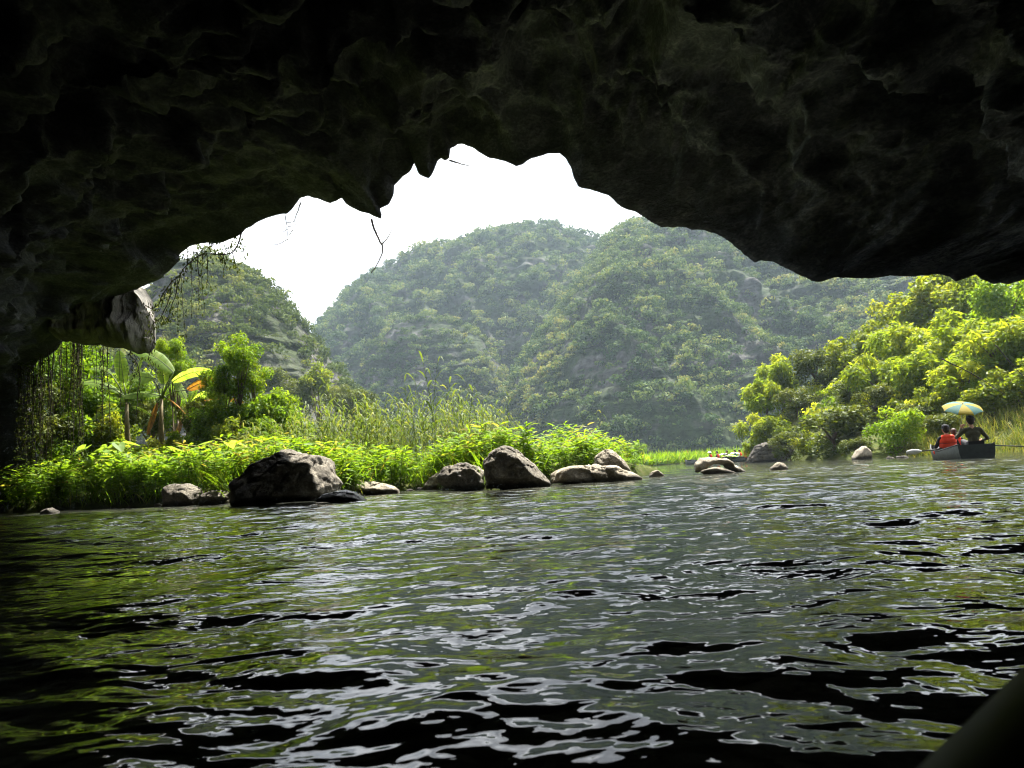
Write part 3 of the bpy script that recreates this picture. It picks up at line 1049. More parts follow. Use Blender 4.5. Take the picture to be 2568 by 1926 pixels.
def knot_variant(seed, h=1.15):
    """leafy upright waterside plant: (leaf v,f,tint), stem polylines"""
    rg = np.random.default_rng(seed)
    B, D, Ls, stems = [], [], [], []
    for s in range(rg.integers(4, 7)):
        a = rg.random() * 6.28
        ln = rg.uniform(0.05, 0.32)
        hh = h * rg.uniform(0.65, 1.05)
        b0 = np.array([math.cos(a), math.sin(a), 0]) * rg.uniform(0, 0.16)
        tip = b0 + np.array([math.cos(a) * ln, math.sin(a) * ln, hh])
        mid = (b0 + tip) / 2 + np.array([math.cos(a), math.sin(a), 0]) * -0.05
        ts = np.linspace(0, 1, 5)[:, None]
        pl = (1 - ts) ** 2 * b0 + 2 * ts * (1 - ts) * mid + ts ** 2 * tip
        stems.append(pl)
        nl = int(15 * hh)
        for k in range(nl):
            t = 0.22 + 0.78 * (k + rg.random() * 0.5) / nl
            p = (1 - t) ** 2 * b0 + 2 * t * (1 - t) * mid + t ** 2 * tip
            an = k * 2.4 + rg.random()
            up = 0.15 + 0.9 * max(0, t - 0.55) + rg.normal() * 0.12
            B.append(p)
            D.append((math.cos(an), math.sin(an), up))
            Ls.append(rg.uniform(0.2, 0.36) * (0.7 + 0.5 * t))
    B, D, Ls = np.array(B), np.array(D), np.array(Ls)
    v, f = leaf_strips(B, D, Ls, Ls * 0.2, rg.uniform(0.15, 0.55, len(B)), rg, 3)
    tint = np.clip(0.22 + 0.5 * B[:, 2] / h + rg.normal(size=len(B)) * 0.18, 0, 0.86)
    tint[rg.random(len(B)) < 0.012] = 1.3
    return v, f, np.repeat(tint, 3), stems


def stems_mesh(stems, r=0.006, seg=4):
    mb = MB()
    for s in stems:
        mb.tube(s, np.linspace(r, r * 0.5, len(s)), seg, cap=False)
    return mb


KV = [knot_variant(200 + k) for k in range(6)]
M_stem = plain('green_stem', (0.08, 0.11, 0.03), 0.7)
KNOT = []
for k, (v, f, t, st) in enumerate(KV):
    KNOT.append((np_mesh('leaves', v, f, t), stems_mesh(st).mesh('stem')))
    KNOT[-1][0].materials.append(LM_knot)
    KNOT[-1][1].materials.append(M_stem)


def plant_obj(name, meshes, loc, rotz, sc, label, cat, group):
    o = thing(name, label, cat, loc, rotz, group)
    o.scale = (sc, sc, sc)
    link('leaves', meshes[0], None, o)
    link('stem', meshes[1], None, o)
    return o


def mass(name, variants, places, mat, label, seed, tintvar=0.12):
    """many plants as one ground-cover object; places: (loc, scale)"""
    rg = np.random.default_rng(seed)
    vs, fs, ts, n = [], [], [], 0
    for loc, sc in places:
        v, f, t = variants[rg.integers(0, len(variants))][:3]
        a = rg.random() * 6.28
        ca, sa = math.cos(a), math.sin(a)
        w = np.stack([v[:, 0] * ca - v[:, 1] * sa, v[:, 0] * sa + v[:, 1] * ca, v[:, 2]], 1) * sc + loc
        vs.append(w); fs.append(f + n); ts.append(np.where(t > 1.1, 1.0, np.clip(t + rg.normal() * tintvar, 0, 0.88))); n += len(v)
    o = link(name, np_mesh(name, np.concatenate(vs), np.concatenate(fs), np.concatenate(ts)), mat)
    o['kind'] = 'stuff'
    o['label'] = label
    return o


rg = np.random.default_rng(77)
# front row plants, one by one, by stretch of bank
ZONES = [(-60, 190, 26, 1.35, 'dark green leafy plant in the shade below the cave wall, far left', 'shaded plants at the far left'),
         (190, 410, 26, 1.3, 'tall green leafy plant at the water left of the small dark boulders', 'plants left of the small dark boulders'),
         (410, 600, 14, 1.25, 'leafy plant growing behind the two small dark boulders', 'plants behind the small dark boulders'),
         (600, 840, 12, 1.2, 'leafy plant rising behind the biggest dark boulder', 'plants behind the biggest boulder'),
         (840, 1065, 34, 1.05, 'yellow-green leafy plant between the biggest boulder and the round boulder', 'yellow-green plants between the boulders'),
         (1065, 1290, 14, 1.1, 'yellow-green leafy plant behind the round boulder', 'plants behind the round boulder'),
         (1300, 1600, 40, 0.95, 'bright leafy plant on the low mound right of the leaning boulder', 'plants on the mound at the end of the bank')]
for u0, u1, n, sc, lab, grp in ZONES:
    for k in range(n):
        u = rg.uniform(u0, u1)
        dl = rg.uniform(0.15, 1.3)
        if 410 < u < 840 or 1065 < u < 1290:
            dl += 1.2
        plant_obj('leafy_plant', KNOT[rg.integers(0, 6)], bank_at(u, dl, -0.03), rg.random() * 6.28, sc * rg.uniform(0.75, 1.12), lab, 'plant', grp)
pl = []
for k in range(520):
    u = rg.uniform(-120, 1600)
    dl = 1.0 + 5.0 * rg.random() ** 1.3
    if u > 1500:
        dl = min(dl, np.interp(u, [1500, 1600], [6, 1.6]))
    hs = np.interp(u, [0, 400, 900, 1300, 1420, 1600], [1.25, 1.2, 0.95, 1.05, 1.1, 0.85])
    q_ = bank_at(u, dl, -0.03)
    pl.append((q_, hs * rg.uniform(0.5, 1.12) * (1 + 0.6 * float(fbm((q_ * 0.7)[None], 2, 3)[0]))))
mass('waterside_greenery', KV, pl, LM_knot, 'dense bright green leafy ground cover along the left bank', 5)


def reed_variant(seed):
    rg = np.random.default_rng(seed)
    h = rg.uniform(1.9, 3.0)
    a = rg.random() * 6.28
    ln = rg.uniform(0.1, 0.5)
    tip = np.array([math.cos(a) * ln, math.sin(a) * ln, h])
    ts = np.linspace(0, 1, 6)[:, None]
    pl = tip * ts * np.array([1, 1, 1]) * np.concatenate([ts, ts, np.ones_like(ts)], 1)
    B, D, Ls = [], [], []
    nl = 11
    for k in range(nl):
        t = 0.2 + 0.8 * k / (nl - 1)
        B.append(np.array([tip[0] * t * t, tip[1] * t * t, h * t]))
        an = a + (k % 2) * 3.14 + rg.normal() * 0.6
        D.append((math.cos(an) * 0.55, math.sin(an) * 0.55, 1.0))
        Ls.append(rg.uniform(0.55, 1.0))
    B, D, Ls = np.array(B), np.array(D), np.array(Ls)
    v, f = leaf_strips(B, D, Ls, rg.uniform(0.04, 0.065, nl), rg.uniform(0.55, 1.25, nl), rg, 5, 0.2)
    t = np.clip(0.4 + rg.normal(size=nl) * 0.22, 0, 1)
    # stem as thin strip pair
    sv, sf = leaf_strips(np.array([[0, 0, 0.0], [0, 0, 0]]), np.array([tip, tip + 1e-3]), np.full(2, np.linalg.norm(tip)), 0.022, 0.0, rg, 3)
    return np.concatenate([v, sv]), np.concatenate([f, sf + len(v)]), np.concatenate([np.repeat(t, 5), np.full(6, 0.6)]), [pl]


RV = [reed_variant(300 + k) for k in range(9)]
REED = []
for v, f, t, st in RV:
    nq = 11 * 5
    REED.append((np_mesh('leaves', v[:11 * 12], f[:nq], t[:nq]), stems_mesh(st, 0.012, 5).mesh('stem')))
    REED[-1][0].materials.append(LM_reed)
    REED[-1][1].materials.append(M_stem)
for u, dl, sc in [(905, 5, 1.35), (925, 5.4, 1.3), (950, 5.2, 1.05), (985, 5, 1.15), (1010, 6, 1.2), (1035, 5.2, 1.35), (1050, 5.6, 1.2), (1075, 5.0, 1.45), (1088, 5.3, 1.55), (1100, 5.6, 1.5), (1120, 5.2, 1.2),
                  (1150, 5.6, 1.1), (1180, 5.2, 1.2), (1215, 5.6, 1.1), (1250, 5.2, 0.95), (1280, 6, 0.9), (845, 5, 1.15), (815, 5.6, 1.05), (770, 5, 1.0), (1490, 2.6, 0.85), (1505, 3, 0.7)]:
    k = int(rg.integers(0, 9))
    plant_obj('reed', REED[k], bank_at(u, dl, -0.03), rg.random() * 6.28, sc, 'tall arching reed standing above the green plants on the left bank' if u < 1400 else 'lone thin reed on the mound near the end of the left bank', 'reed', 'tall reeds on the left bank' if u < 1400 else 'lone reeds on the mound')
pl = []
for k in range(640):
    u = rg.uniform(600, 1330)
    dl = rg.uniform(3.0, 9.5)
    hs = np.interp(u, [600, 800, 950, 1100, 1250, 1330], [0.65, 0.8, 0.95, 1.0, 0.75, 0.45])
    pl.append((bank_at(u, dl, -0.03), 1.05 * hs * rg.uniform(0.5, 1.1)))
mass('reed_bed', RV, pl, LM_reed, 'thick bed of reeds and long grass behind the boulders', 6, 0.15)


def blades(name, places, h, w, mat, label, seed, per=7):
    rg = np.random.default_rng(seed)
    P = np.repeat(np.array(places), per, axis=0)
    n = len(P)
    P = P + np.stack([rg.normal(size=n) * 0.15, rg.normal(size=n) * 0.15, np.zeros(n)], 1)
    d = np.stack([rg.normal(size=n) * 0.35, rg.normal(size=n) * 0.35, np.ones(n)], 1)
    Ls = h * rg.uniform(0.5, 1.15, n)
    v, f = leaf_strips(P, d, Ls, w, rg.uniform(0.1, 0.6, n), rg, 3, 0.5)
    t = np.clip(rg.normal(size=n) * 0.2 + 0.45, 0, 0.88)
    t[rg.random(n) < 0.05] = 1.0
    o = link(name, np_mesh(name, v, f, np.repeat(t, 3)), mat)
    o['kind'] = 'stuff'
    o['label'] = label


pl = []
for k in range(900):
    u = rg.uniform(560, 1340)
    if rg.random() < 0.25:
        u = rg.uniform(-50, 600)
    pl.append(bank_at(u, 0.2 + 3.6 * rg.random() ** 1.2, -0.03))
blades('bank_grass', pl, 1.15, 0.028, LM_knot, 'fresh green grass between the plants and boulders of the left bank', 12, 6)
pl = []
for k in range(1500):
    u = rg.uniform(1440, 1905)
    p = at(u, 1160, 76.3 + 4 * math.sin(u * 0.011) + 9 * rg.random() ** 1.5)
    p[2] = 0.1
    pl.append(p)
blades('far_reeds', pl, 1.7, 0.09, LM_knot, 'pale green strip of reeds on the far shore behind the boats', 9)
pl = []
for k in range(1500):
    u = rg.uniform(2270, 2800)
    i = rg.integers(1, 17)
    j = int(np.clip(np.searchsorted(uR, u), 0, 149))
    a = rg.random()
    pl.append(GR[i, j] * a + GR[i - 1, j] * (1 - a) - np.array([0, 0, 0.03]))
blades('bank_grass', pl, 0.95, 0.03, LM_grass, 'long yellowing grass on the bank behind the rowing boat', 10, 8)


# ------------------------------------------------------------------ trees and shrubs
def tree_unit(n, seed, l, w, lobes, droop=0.0, lob_r=(0.26, 0.42), flat=0.9):
    rg = np.random.default_rng(seed)
    c = rg.normal(size=(lobes, 3))
    c /= np.linalg.norm(c, axis=1)[:, None]
    c *= (rg.random((lobes, 1)) ** 0.5) * 0.72
    c[:, 2] *= flat
    lr = rg.uniform(*lob_r, lobes)
    lob = rg.choice(lobes, n, p=lr ** 2 / (lr ** 2).sum())
    d = rg.normal(size=(n, 3))
    d[:, 2] += 0.3
    d /= np.linalg.norm(d, axis=1)[:, None]
    p = c[lob] + d * (lr[lob] * rg.random(n) ** 0.35 * rg.uniform(0.85, 1.1, n))[:, None]
    nrm = d * 0.6 + rg.normal(size=(n, 3)) * 0.6 + np.array([0, 0, 0.4])
    ax = d + np.array([0, 0, -droop]) if droop else None
    v, f = leaf_quads(p, nrm, l * rg.uniform(0.6, 1.3, n), w * rg.uniform(0.7, 1.3, n), rg, ax)
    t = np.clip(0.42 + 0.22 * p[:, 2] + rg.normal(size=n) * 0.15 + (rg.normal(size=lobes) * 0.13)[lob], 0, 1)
    return np_mesh('crown', v, f, t), c


TYPES = {'bamboo': dict(n=3400, l=0.17, w=0.045, lobes=18, droop=0.8, lob_r=(0.2, 0.36)),
         'yellow': dict(n=2800, l=0.13, w=0.065, lobes=20, lob_r=(0.2, 0.36)),
         'olive': dict(n=4200, l=0.095, w=0.05, lobes=22, lob_r=(0.2, 0.36)),
         'bright': dict(n=4200, l=0.095, w=0.05, lobes=20, lob_r=(0.2, 0.36))}
LMS = {'bamboo': LM_bamboo, 'yellow': LM_yellow, 'olive': LM_olive, 'bright': LM_bright}
TU = {}
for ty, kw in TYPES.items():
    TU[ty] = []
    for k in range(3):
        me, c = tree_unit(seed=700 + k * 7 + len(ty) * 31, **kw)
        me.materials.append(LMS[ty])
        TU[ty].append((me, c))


def tree(name, label, cat, centre, ground, r, ty, group=None, wide=1.0, tall=1.0):
    o = thing(name, label, cat, ground, 0, group)
    me, c = TU[ty][rg.integers(0, 3)]
    a = rg.random() * 6.28
    cr_ = link('crown', me, None, o)
    off = np.asarray(centre) - np.asarray(ground)
    cr_.location = Vector([float(x) for x in off])
    cr_.rotation_euler = (0, 0, a)
    cr_.scale = (r * wide, r * wide, r * tall)
    mb = MB()
    h = max(off[2], 0.2)
    fork = np.array([off[0] * 0.5, off[1] * 0.5, h * 0.55])
    rad = max(0.02, 0.045 * r)
    mb.tube([(0, 0, -0.15), fork * 0.5 + np.array([0.05 * r, 0, 0]), fork], [rad, rad * 0.85, rad * 0.7], 7)
    for q in c[:9]:
        ca, sa = math.cos(a), math.sin(a)
        e = np.array([(q[0] * ca - q[1] * sa) * wide, (q[0] * sa + q[1] * ca) * wide, q[2] * tall]) * r + off
        mid = (fork + e) / 2 + np.array([0, 0, 0.08 * r])
        mb.tube([fork, mid, e], [rad * 0.55, rad * 0.4, rad * 0.12], 5)
    mb.build('trunk', M_bark, o, True)
    return o


def rtree(px, py, rp, ty, label, wide=1.0, tall=1.0, name='tree', cat='tree'):
    gnd = right_ground(px, py + rp * (0.75 if px > 1990 or py < 1060 else 1.6) * tall)
    c = at(px, py, gnd[1])
    r = rp / F_PX * np.linalg.norm(gnd) * 1.2
    tree(name, label, cat, c, gnd, r, ty, 'trees and bushes on the right bank', wide, tall)


RT = [
 (1903, 1080, 54, 'bamboo', 'low yellow-green bush hanging over the dark rock outcrop', 0.9, 1.0, 'bush'),
 (1922, 1008, 60, 'bamboo', 'bright feathery shrub above the rock outcrop, left end of the bank', 0.9, 1.0, 'bush'),
 (1955, 940, 60, 'bamboo', 'tall light green feathery tree at the left end of the right bank', 0.85, 1.1, 'tree'),
 (2042, 930, 66, 'olive', 'dark olive tree second from the left end of the right bank', 1.0, 0.9, 'tree'),
 (2000, 1015, 52, 'olive', 'dark bush directly above the rock outcrop', 1.0, 0.9, 'bush'),
 (2085, 1082, 92, 'olive', 'wide rounded dark olive bush overhanging the water', 1.1, 0.72, 'bush'),
 (2025, 1120, 46, 'yellow', 'yellow-green dry-looking bush at the water right of the rock outcrop', 1.0, 0.8, 'bush'),
 (2245, 1080, 68, 'bright', 'bright green rounded bush at the water left of the rowing boat', 1.0, 0.95, 'bush'),
 (2120, 905, 62, 'yellow', 'yellowish tree behind the dark olive tree', 1.0, 0.9, 'tree'),
 (2135, 990, 52, 'olive', 'dark tree between the wide olive bush and the yellowish tree', 1.1, 0.8, 'tree'),
 (2205, 950, 76, 'bamboo', 'light green drooping tree above the bright rounded bush', 1.0, 1.0, 'tree'),
 (2185, 865, 58, 'yellow', 'yellow-green tree on the slope skyline below the grey cliff', 1.0, 0.9, 'tree'),
 (2262, 885, 72, 'bamboo', 'light green tree in the middle of the right slope', 1.0, 0.95, 'tree'),
 (2250, 800, 66, 'yellow', 'golden-green tree on the skyline, lower left of the tallest ones', 1.0, 0.9, 'tree'),
 (2320, 930, 82, 'bamboo', 'large light green tree above the umbrella', 1.0, 0.95, 'tree'),
 (2330, 775, 78, 'yellow', 'golden-green tree on the upper slope under the cave roof', 1.0, 0.9, 'tree'),
 (2335, 1015, 52, 'yellow', 'small yellow-green bush left of the umbrella', 1.0, 0.9, 'bush'),
 (2400, 860, 88, 'bamboo', 'broad drooping light green tree right of the slope middle', 1.0, 0.9, 'tree'),
 (2425, 765, 80, 'yellow', 'yellow-green tree near the top of the slope', 1.0, 0.9, 'tree'),
 (2425, 965, 68, 'bamboo', 'light green bush just above the umbrella, to its right', 1.0, 0.9, 'bush'),
 (2500, 900, 88, 'bamboo', 'large light green tree near the right edge', 1.0, 0.9, 'tree'),
 (2530, 790, 88, 'bright', 'fresh green tree at the right edge below the cave roof', 1.0, 1.0, 'tree'),
 (2490, 1005, 56, 'yellow', 'small yellowish bush above the grassy bank', 1.1, 0.8, 'bush'),
 (2565, 975, 70, 'yellow', 'yellowish bush at the right edge above the grass', 1.0, 0.9, 'bush'),
 (2290, 1040, 44, 'olive', 'dark shaded bush in the gap left of the umbrella', 1.0, 0.9, 'bush'),
 (2375, 700, 78, 'yellow', 'highest golden-green tree touching the cave roof', 1.0, 0.9, 'tree'),
 (2475, 690, 78, 'bright', 'green tree touching the cave roof near the right edge', 1.0, 0.9, 'tree'),
 (2195, 1010, 54, 'olive', 'dark bush behind the bright rounded bush', 1.0, 0.9, 'bush'),
 (2610, 870, 95, 'bamboo', 'light green tree cut by the right edge', 1.0, 0.9, 'tree'),
 (2640, 750, 95, 'bright', 'green tree beyond the right edge below the roof', 1.0, 0.9, 'tree'),
 (2370, 1060, 48, 'olive', 'dark bush behind the umbrella and the rowers', 1.1, 0.7, 'bush'),
 (1886, 1128, 28, 'bamboo', 'small yellow-green tuft at the very tip of the rock outcrop', 0.9, 1.1, 'bush'),
 (1938, 1085, 46, 'yellow', 'yellowish bush growing on top of the rock outcrop', 1.1, 0.8, 'bush'),
 (1975, 1118, 40, 'olive', 'dark tuft hanging over the right side of the rock outcrop', 1.0, 1.0, 'bush'),
 (1960, 985, 46, 'bamboo', 'light feathery bush filling the gap above the rock outcrop', 1.0, 1.0, 'bush'),
 (2150, 1120, 40, 'olive', 'small dark bush beside the pale shore rock', 1.0, 0.8, 'bush'),
]
for px, py, rp, ty, lab, wd, tl, cat in RT:
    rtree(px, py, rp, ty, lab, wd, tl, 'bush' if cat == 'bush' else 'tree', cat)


def ltree(px, py, rp, ty, label, Y, wide=1.0, tall=1.0, name='shrub', cat='shrub', group='shrubs and saplings on the left bank'):
    c = at(px, py, Y)
    r = rp / F_PX * np.linalg.norm(c) * (1.3 if Y < 60 else 1.2)
    g_ = np.array([c[0], c[1], 0.9])
    if Y > 60:
        g_[2] = 0.5
    tree(name, label, cat, c, g_, r, ty, group, wide, tall)


LT = [
 (60, 1000, 80, 'olive', 'shaded dark shrub hard against the cave wall', 31.5), (115, 1090, 75, 'olive', 'shaded olive shrub behind the left end of the hanging roots', 31),
 (150, 975, 75, 'bright', 'sunlit shrub behind the leftmost hanging roots', 32.5), (205, 905, 62, 'bright', 'bright shrub showing under the rock curtain', 34),
 (235, 1020, 65, 'bright', 'bright leafy shrub left of the banana plants', 33), (180, 1130, 75, 'bright', 'low bright shrub below the hanging roots', 31.5),
 (280, 1090, 60, 'yellow', 'yellow-green shrub at the foot of the banana plants', 32), (330, 1165, 60, 'bright', 'low green shrub in front of the banana stems', 30),
 (432, 880, 34, 'bright', 'slender bright sapling rising right of the rock curtain', 33), (445, 930, 40, 'bright', 'leafy lower part of the slender sapling beside the banana leaf', 33),
 (425, 1145, 52, 'yellow', 'low yellow-green shrub right of the banana stems', 30), (490, 1125, 58, 'bright', 'low green shrub under the yellowed banana leaf', 30.5),
 (598, 905, 58, 'bright', 'crown of the tall bright green tree on the left bank', 31), (560, 965, 52, 'bright', 'leafy left side shrub under the tall bright tree', 31),
 (635, 960, 50, 'bright', 'bright shrub on the right below the tall bright tree', 31.5), (545, 1050, 70, 'bright', 'dense green shrub between banana and reeds', 31),
 (630, 1045, 75, 'bright', 'broad green shrub in front of the left hill', 31), (700, 1045, 62, 'bright', 'green shrub sloping down towards the reeds', 31),
 (735, 1085, 48, 'bright', 'last low shrub before the reed bed', 30.5), (590, 1110, 60, 'yellow', 'low yellow-green shrub behind the reeds', 29.5),
 (335, 985, 55, 'bright', 'green shrub glimpsed between the banana leaves', 35), (385, 1060, 55, 'olive', 'dark shrub behind the banana stems', 35), (300, 1050, 55, 'bright', 'green shrub behind the left banana stem', 35), (440, 1020, 50, 'bright', 'green shrub behind the right banana stem', 35),
 (490, 1040, 48, 'olive', 'dark shrub right of the banana stems', 32), (660, 1110, 55, 'bright', 'low green shrub above the biggest boulder', 29.5),
]
for px, py, rp, ty, lab, Y in LT:
    ltree(px, py, rp, ty, lab, Y)
for px, py, rp, ty, lab in [(800, 965, 52, 'yellow', 'yellowish tree at the foot of the left rocky hill'), (855, 1010, 50, 'olive', 'dark green tree at the right foot of the left hill'),
                            (905, 1015, 48, 'olive', 'rightmost dark tree at the foot of the left hill'), (750, 1000, 50, 'olive', 'dark tree on the low slope of the left hill'),
                            (700, 960, 45, 'olive', 'dark shrubby tree on the left hill behind the bright tree'), (925, 1075, 45, 'olive', 'low dark bush behind the reeds at the hill foot')]:
    ltree(px, py, rp, ty, lab, 80, 1.0, 1.0, 'tree', 'tree', 'trees at the foot of the left hill')
ltree(1602, 1128, 20, 'bright', 'small round shrub on the far reedy shore', 78, 1.1, 0.9)


forest('slope_undergrowth', GR[:, :118], 620, (0.4, 1.15), lambda c: np.clip((fbm(c * 0.3, 3, 4) + 0.6), 0.2, 1) * np.where((c[:, 2] < 0.25) | ((c[:, 0] > 15.5) & (c[:, 2] < 1.6)), 0.02, 1), LM_bamboo, 'yellow-green undergrowth between the trees of the right bank', 14)
forest('bank_undergrowth', np.array([[bank_at(u, d) for u in np.linspace(-300, 860, 60)] for d in (2.6, 4, 6, 9, 13, 18)]), 260, (0.4, 1.0), lambda c: np.ones(len(c)), LM_bright, 'low leafy undergrowth behind the plants on the left bank', 15)


# ------------------------------------------------------------------ banana plants
def banana_leaf(parent, loc, a, b, width, sag, dry, seed):
    """one big leaf from a to b (world points), torn along its side veins"""
    rg = np.random.default_rng(seed)
    a, b = np.asarray(a) - loc, np.asarray(b) - loc
    n = 22
    ts = np.linspace(0, 1, n + 1)
    ln = np.linalg.norm(b - a)
    mid = a[None] * (1 - ts[:, None]) + b[None] * ts[:, None]
    mid[:, 2] += sag * ln * 4 * ts * (1 - ts)
    d = (b - a) / ln
    side = np.cross(d, [0, 0, 1.0])
    side = side / np.linalg.norm(side)
    side = side * 0.75 + np.array([0, -0.2, 0.62])          # blades tip towards the open side
    side -= d * (side @ d)
    side /= np.linalg.norm(side)
    nrm = np.cross(side, d)
    vs, fs, tn = [], [], []
    prof = np.sin(np.pi * np.clip(ts * 0.93 + 0.05, 0, 1)) ** 0.55
    gdrop = {-1: 0.0, 1: 0.0}
    for sgn in (-1, 1):
        for i in range(n):
            if rg.random() < 0.22:
                gdrop[sgn] = rg.uniform(-0.1, 0.3)
            w0, w1 = width * 0.5 * prof[i], width * 0.5 * prof[i + 1]
            k = len(vs)
            gap = 0.12 if rg.random() < 0.3 else 0.0
            dr = np.array([0, 0, -1.0]) * gdrop[sgn]
            p0, p1 = mid[i], mid[i + 1] * (1 - gap) + mid[i] * gap
            e0 = p0 + sgn * side * w0 + dr * w0 + d * w0 * 0.25
            e1 = p1 + sgn * side * w1 + dr * w1 + d * w1 * 0.25
            m0, m1 = (p0 + e0) / 2 + nrm * w0 * 0.12, (p1 + e1) / 2 + nrm * w1 * 0.12
            vs += [p0, p1, m0, m1, e0, e1]
            fs += [(k, k + 1, k + 3, k + 2), (k + 2, k + 3, k + 5, k + 4)]
            tt = np.clip(0.5 + rg.normal() * 0.15 + 0.1 * sgn, 0, 1)
            tn += [tt, tt]
    o = link('leaf', np_mesh('leaf', np.array(vs), np.array(fs), np.array(tn)), LM_dry if dry else LM_banana, parent)
    mb = MB()
    mb.tube(mid, np.linspace(0.022, 0.004, n + 1), 5, cap=False)
    mb.build('midrib', M_stem if not dry else LM_dry, o)
    return o


def banana(label, base_px, top_px, Y, leaves, seed):
    top = at(*top_px, Y)
    base = at(base_px[0], base_px[1], Y)
    base[2] = 0.85
    o = thing('banana_plant', label, 'banana plant', base, 0, 'banana plants behind the hanging roots')
    mb = MB()
    t = top - base
    mb.tube([np.array([0, 0, -0.1]), t * 0.35 + np.array([0.05, 0, 0]), t * 0.7, t], [0.15, 0.13, 0.10, 0.06], 9)
    mb.build('pseudostem', M_bananastem, o, True)
    for k, (x0, y0, x1, y1, w, sag, dry, dy) in enumerate(leaves):
        b_ = at(x1, y1, Y + dy)
        a_ = at(x0, y0, Y + dy * 0.35)
        if (x0, y0) != tuple(top_px):
            mb = MB()
            mb.tube([t, (t + a_ - base) / 2 + np.array([0, 0, 0.12]), a_ - base], [0.035, 0.028, 0.02], 6)
            mb.build('leaf_stalk', M_stem, o, True)
        banana_leaf(o, base, a_, b_, w, sag, dry, seed + k)


M_bananastem = plain('banana_stem', (0.16, 0.13, 0.06), 0.7, 0.35, 8)
banana('banana plant with broad arching leaves in the middle of the clump', (402, 1140), (405, 1000), 31.5,
       [(435, 934, 336, 878, 0.75, 0.10, 0, 0.3), (432, 958, 534, 932, 0.5, 0.10, 0, -0.4), (385, 950, 325, 945, 0.7, 0.05, 0, -0.3), (400, 992, 305, 997, 0.42, 0.08, 0, -0.6),
        (412, 965, 405, 915, 0.5, 0.0, 0, 0.3), (470, 978, 557, 948, 0.55, 0.06, 1, -0.2), (420, 1000, 480, 1060, 0.3, 0.1, 1, -0.3), (395, 1010, 370, 1090, 0.35, 0.02, 1, -0.4)], 10)
banana('banana plant with pale narrow leaves left of the clump', (320, 1140), (318, 1010), 31.8,
       [(330, 1022, 385, 1047, 0.3, 0.08, 0, -0.6), (300, 985, 195, 963, 0.45, 0.12, 0, -0.4), (310, 960, 300, 880, 0.55, 0.0, 0, 0.3), (290, 1025, 225, 1060, 0.35, 0.12, 0, -0.4),
        (330, 965, 360, 890, 0.5, 0.0, 0, 0.4), (280, 940, 225, 925, 0.4, 0.1, 0, 0.2)], 40)
banana('small banana plant with rusty dry leaves right of the clump', (478, 1130), (470, 1030), 32.2,
       [(480, 1010, 545, 985, 0.35, 0.12, 0, -0.3), (490, 1020, 610, 1010, 0.3, 0.12, 1, 0.0), (465, 1000, 440, 955, 0.4, 0.0, 0, 0.2), (475, 1015, 500, 960, 0.4, 0.02, 0, 0.2), (460, 1040, 440, 1100, 0.3, 0.0, 1, -0.3)], 70)


def taro(label, px, py, dl, seed, n=5, s=1.0):
    rg = np.random.default_rng(seed)
    base = bank_at(px, dl, -0.02)
    o = thing('taro_plant', label, 'plant', base, 0, 'big-leaved plants on the left bank')
    for k in range(n):
        a = k * 2.4 + rg.random()
        h = s * rg.uniform(0.9, 1.5)
        e = np.array([math.cos(a) * 0.45, math.sin(a) * 0.45, h])
        mb = MB()
        mb.tube([(0, 0, 0), e * np.array([0.4, 0.4, 0.6]), e], [0.02, 0.016, 0.01], 5)
        mb.build('leaf_stalk', M_stem, o, True)
        sz = s * rg.uniform(0.32, 0.5)
        out = np.array([math.cos(a), math.sin(a), -0.5 + rg.normal() * 0.2])
        out /= np.linalg.norm(out)
        sd = np.cross(out, [0, 0, 1.0]); sd /= np.linalg.norm(sd)
        up = np.cross(sd, out)
        ol = [(-0.45, 0.25), (-0.3, 0.5), (0.1, 0.55), (0.5, 0.38), (0.8, 0.18), (1.05, 0)]
        ctr = e
        vs = [ctr] + [ctr + out * x * sz + sd * y * sz + up * abs(y) * sz * 0.25 for x, y in ol] + [ctr + out * x * sz - sd * y * sz + up * abs(y) * sz * 0.25 for x, y in ol[:-1]]
        fs = [(0, i, i + 1) for i in range(1, 6)] + [(0, i + 1, i) for i in range(7, 11)] + [(0, 6, 11)]
        me = np_mesh('leaf', np.array(vs), np.array(fs), np.full(len(fs), rg.uniform(0.3, 0.7)))
        link('leaf', me, LM_banana, o)


for k, (px, dl, lab, s) in enumerate([(238, 1.9, 'heart-leaved plant behind the hanging roots, left one', 1.25), (285, 2.2, 'heart-leaved plant behind the hanging roots, right one', 1.2), (400, 1.8, 'heart-leaved plant above the small dark boulder', 1.0),
                                 (560, 2.4, 'heart-leaved plant left of the biggest boulder', 1.0)]):
    taro(lab, px, 0, dl, 900 + k, 6, s)

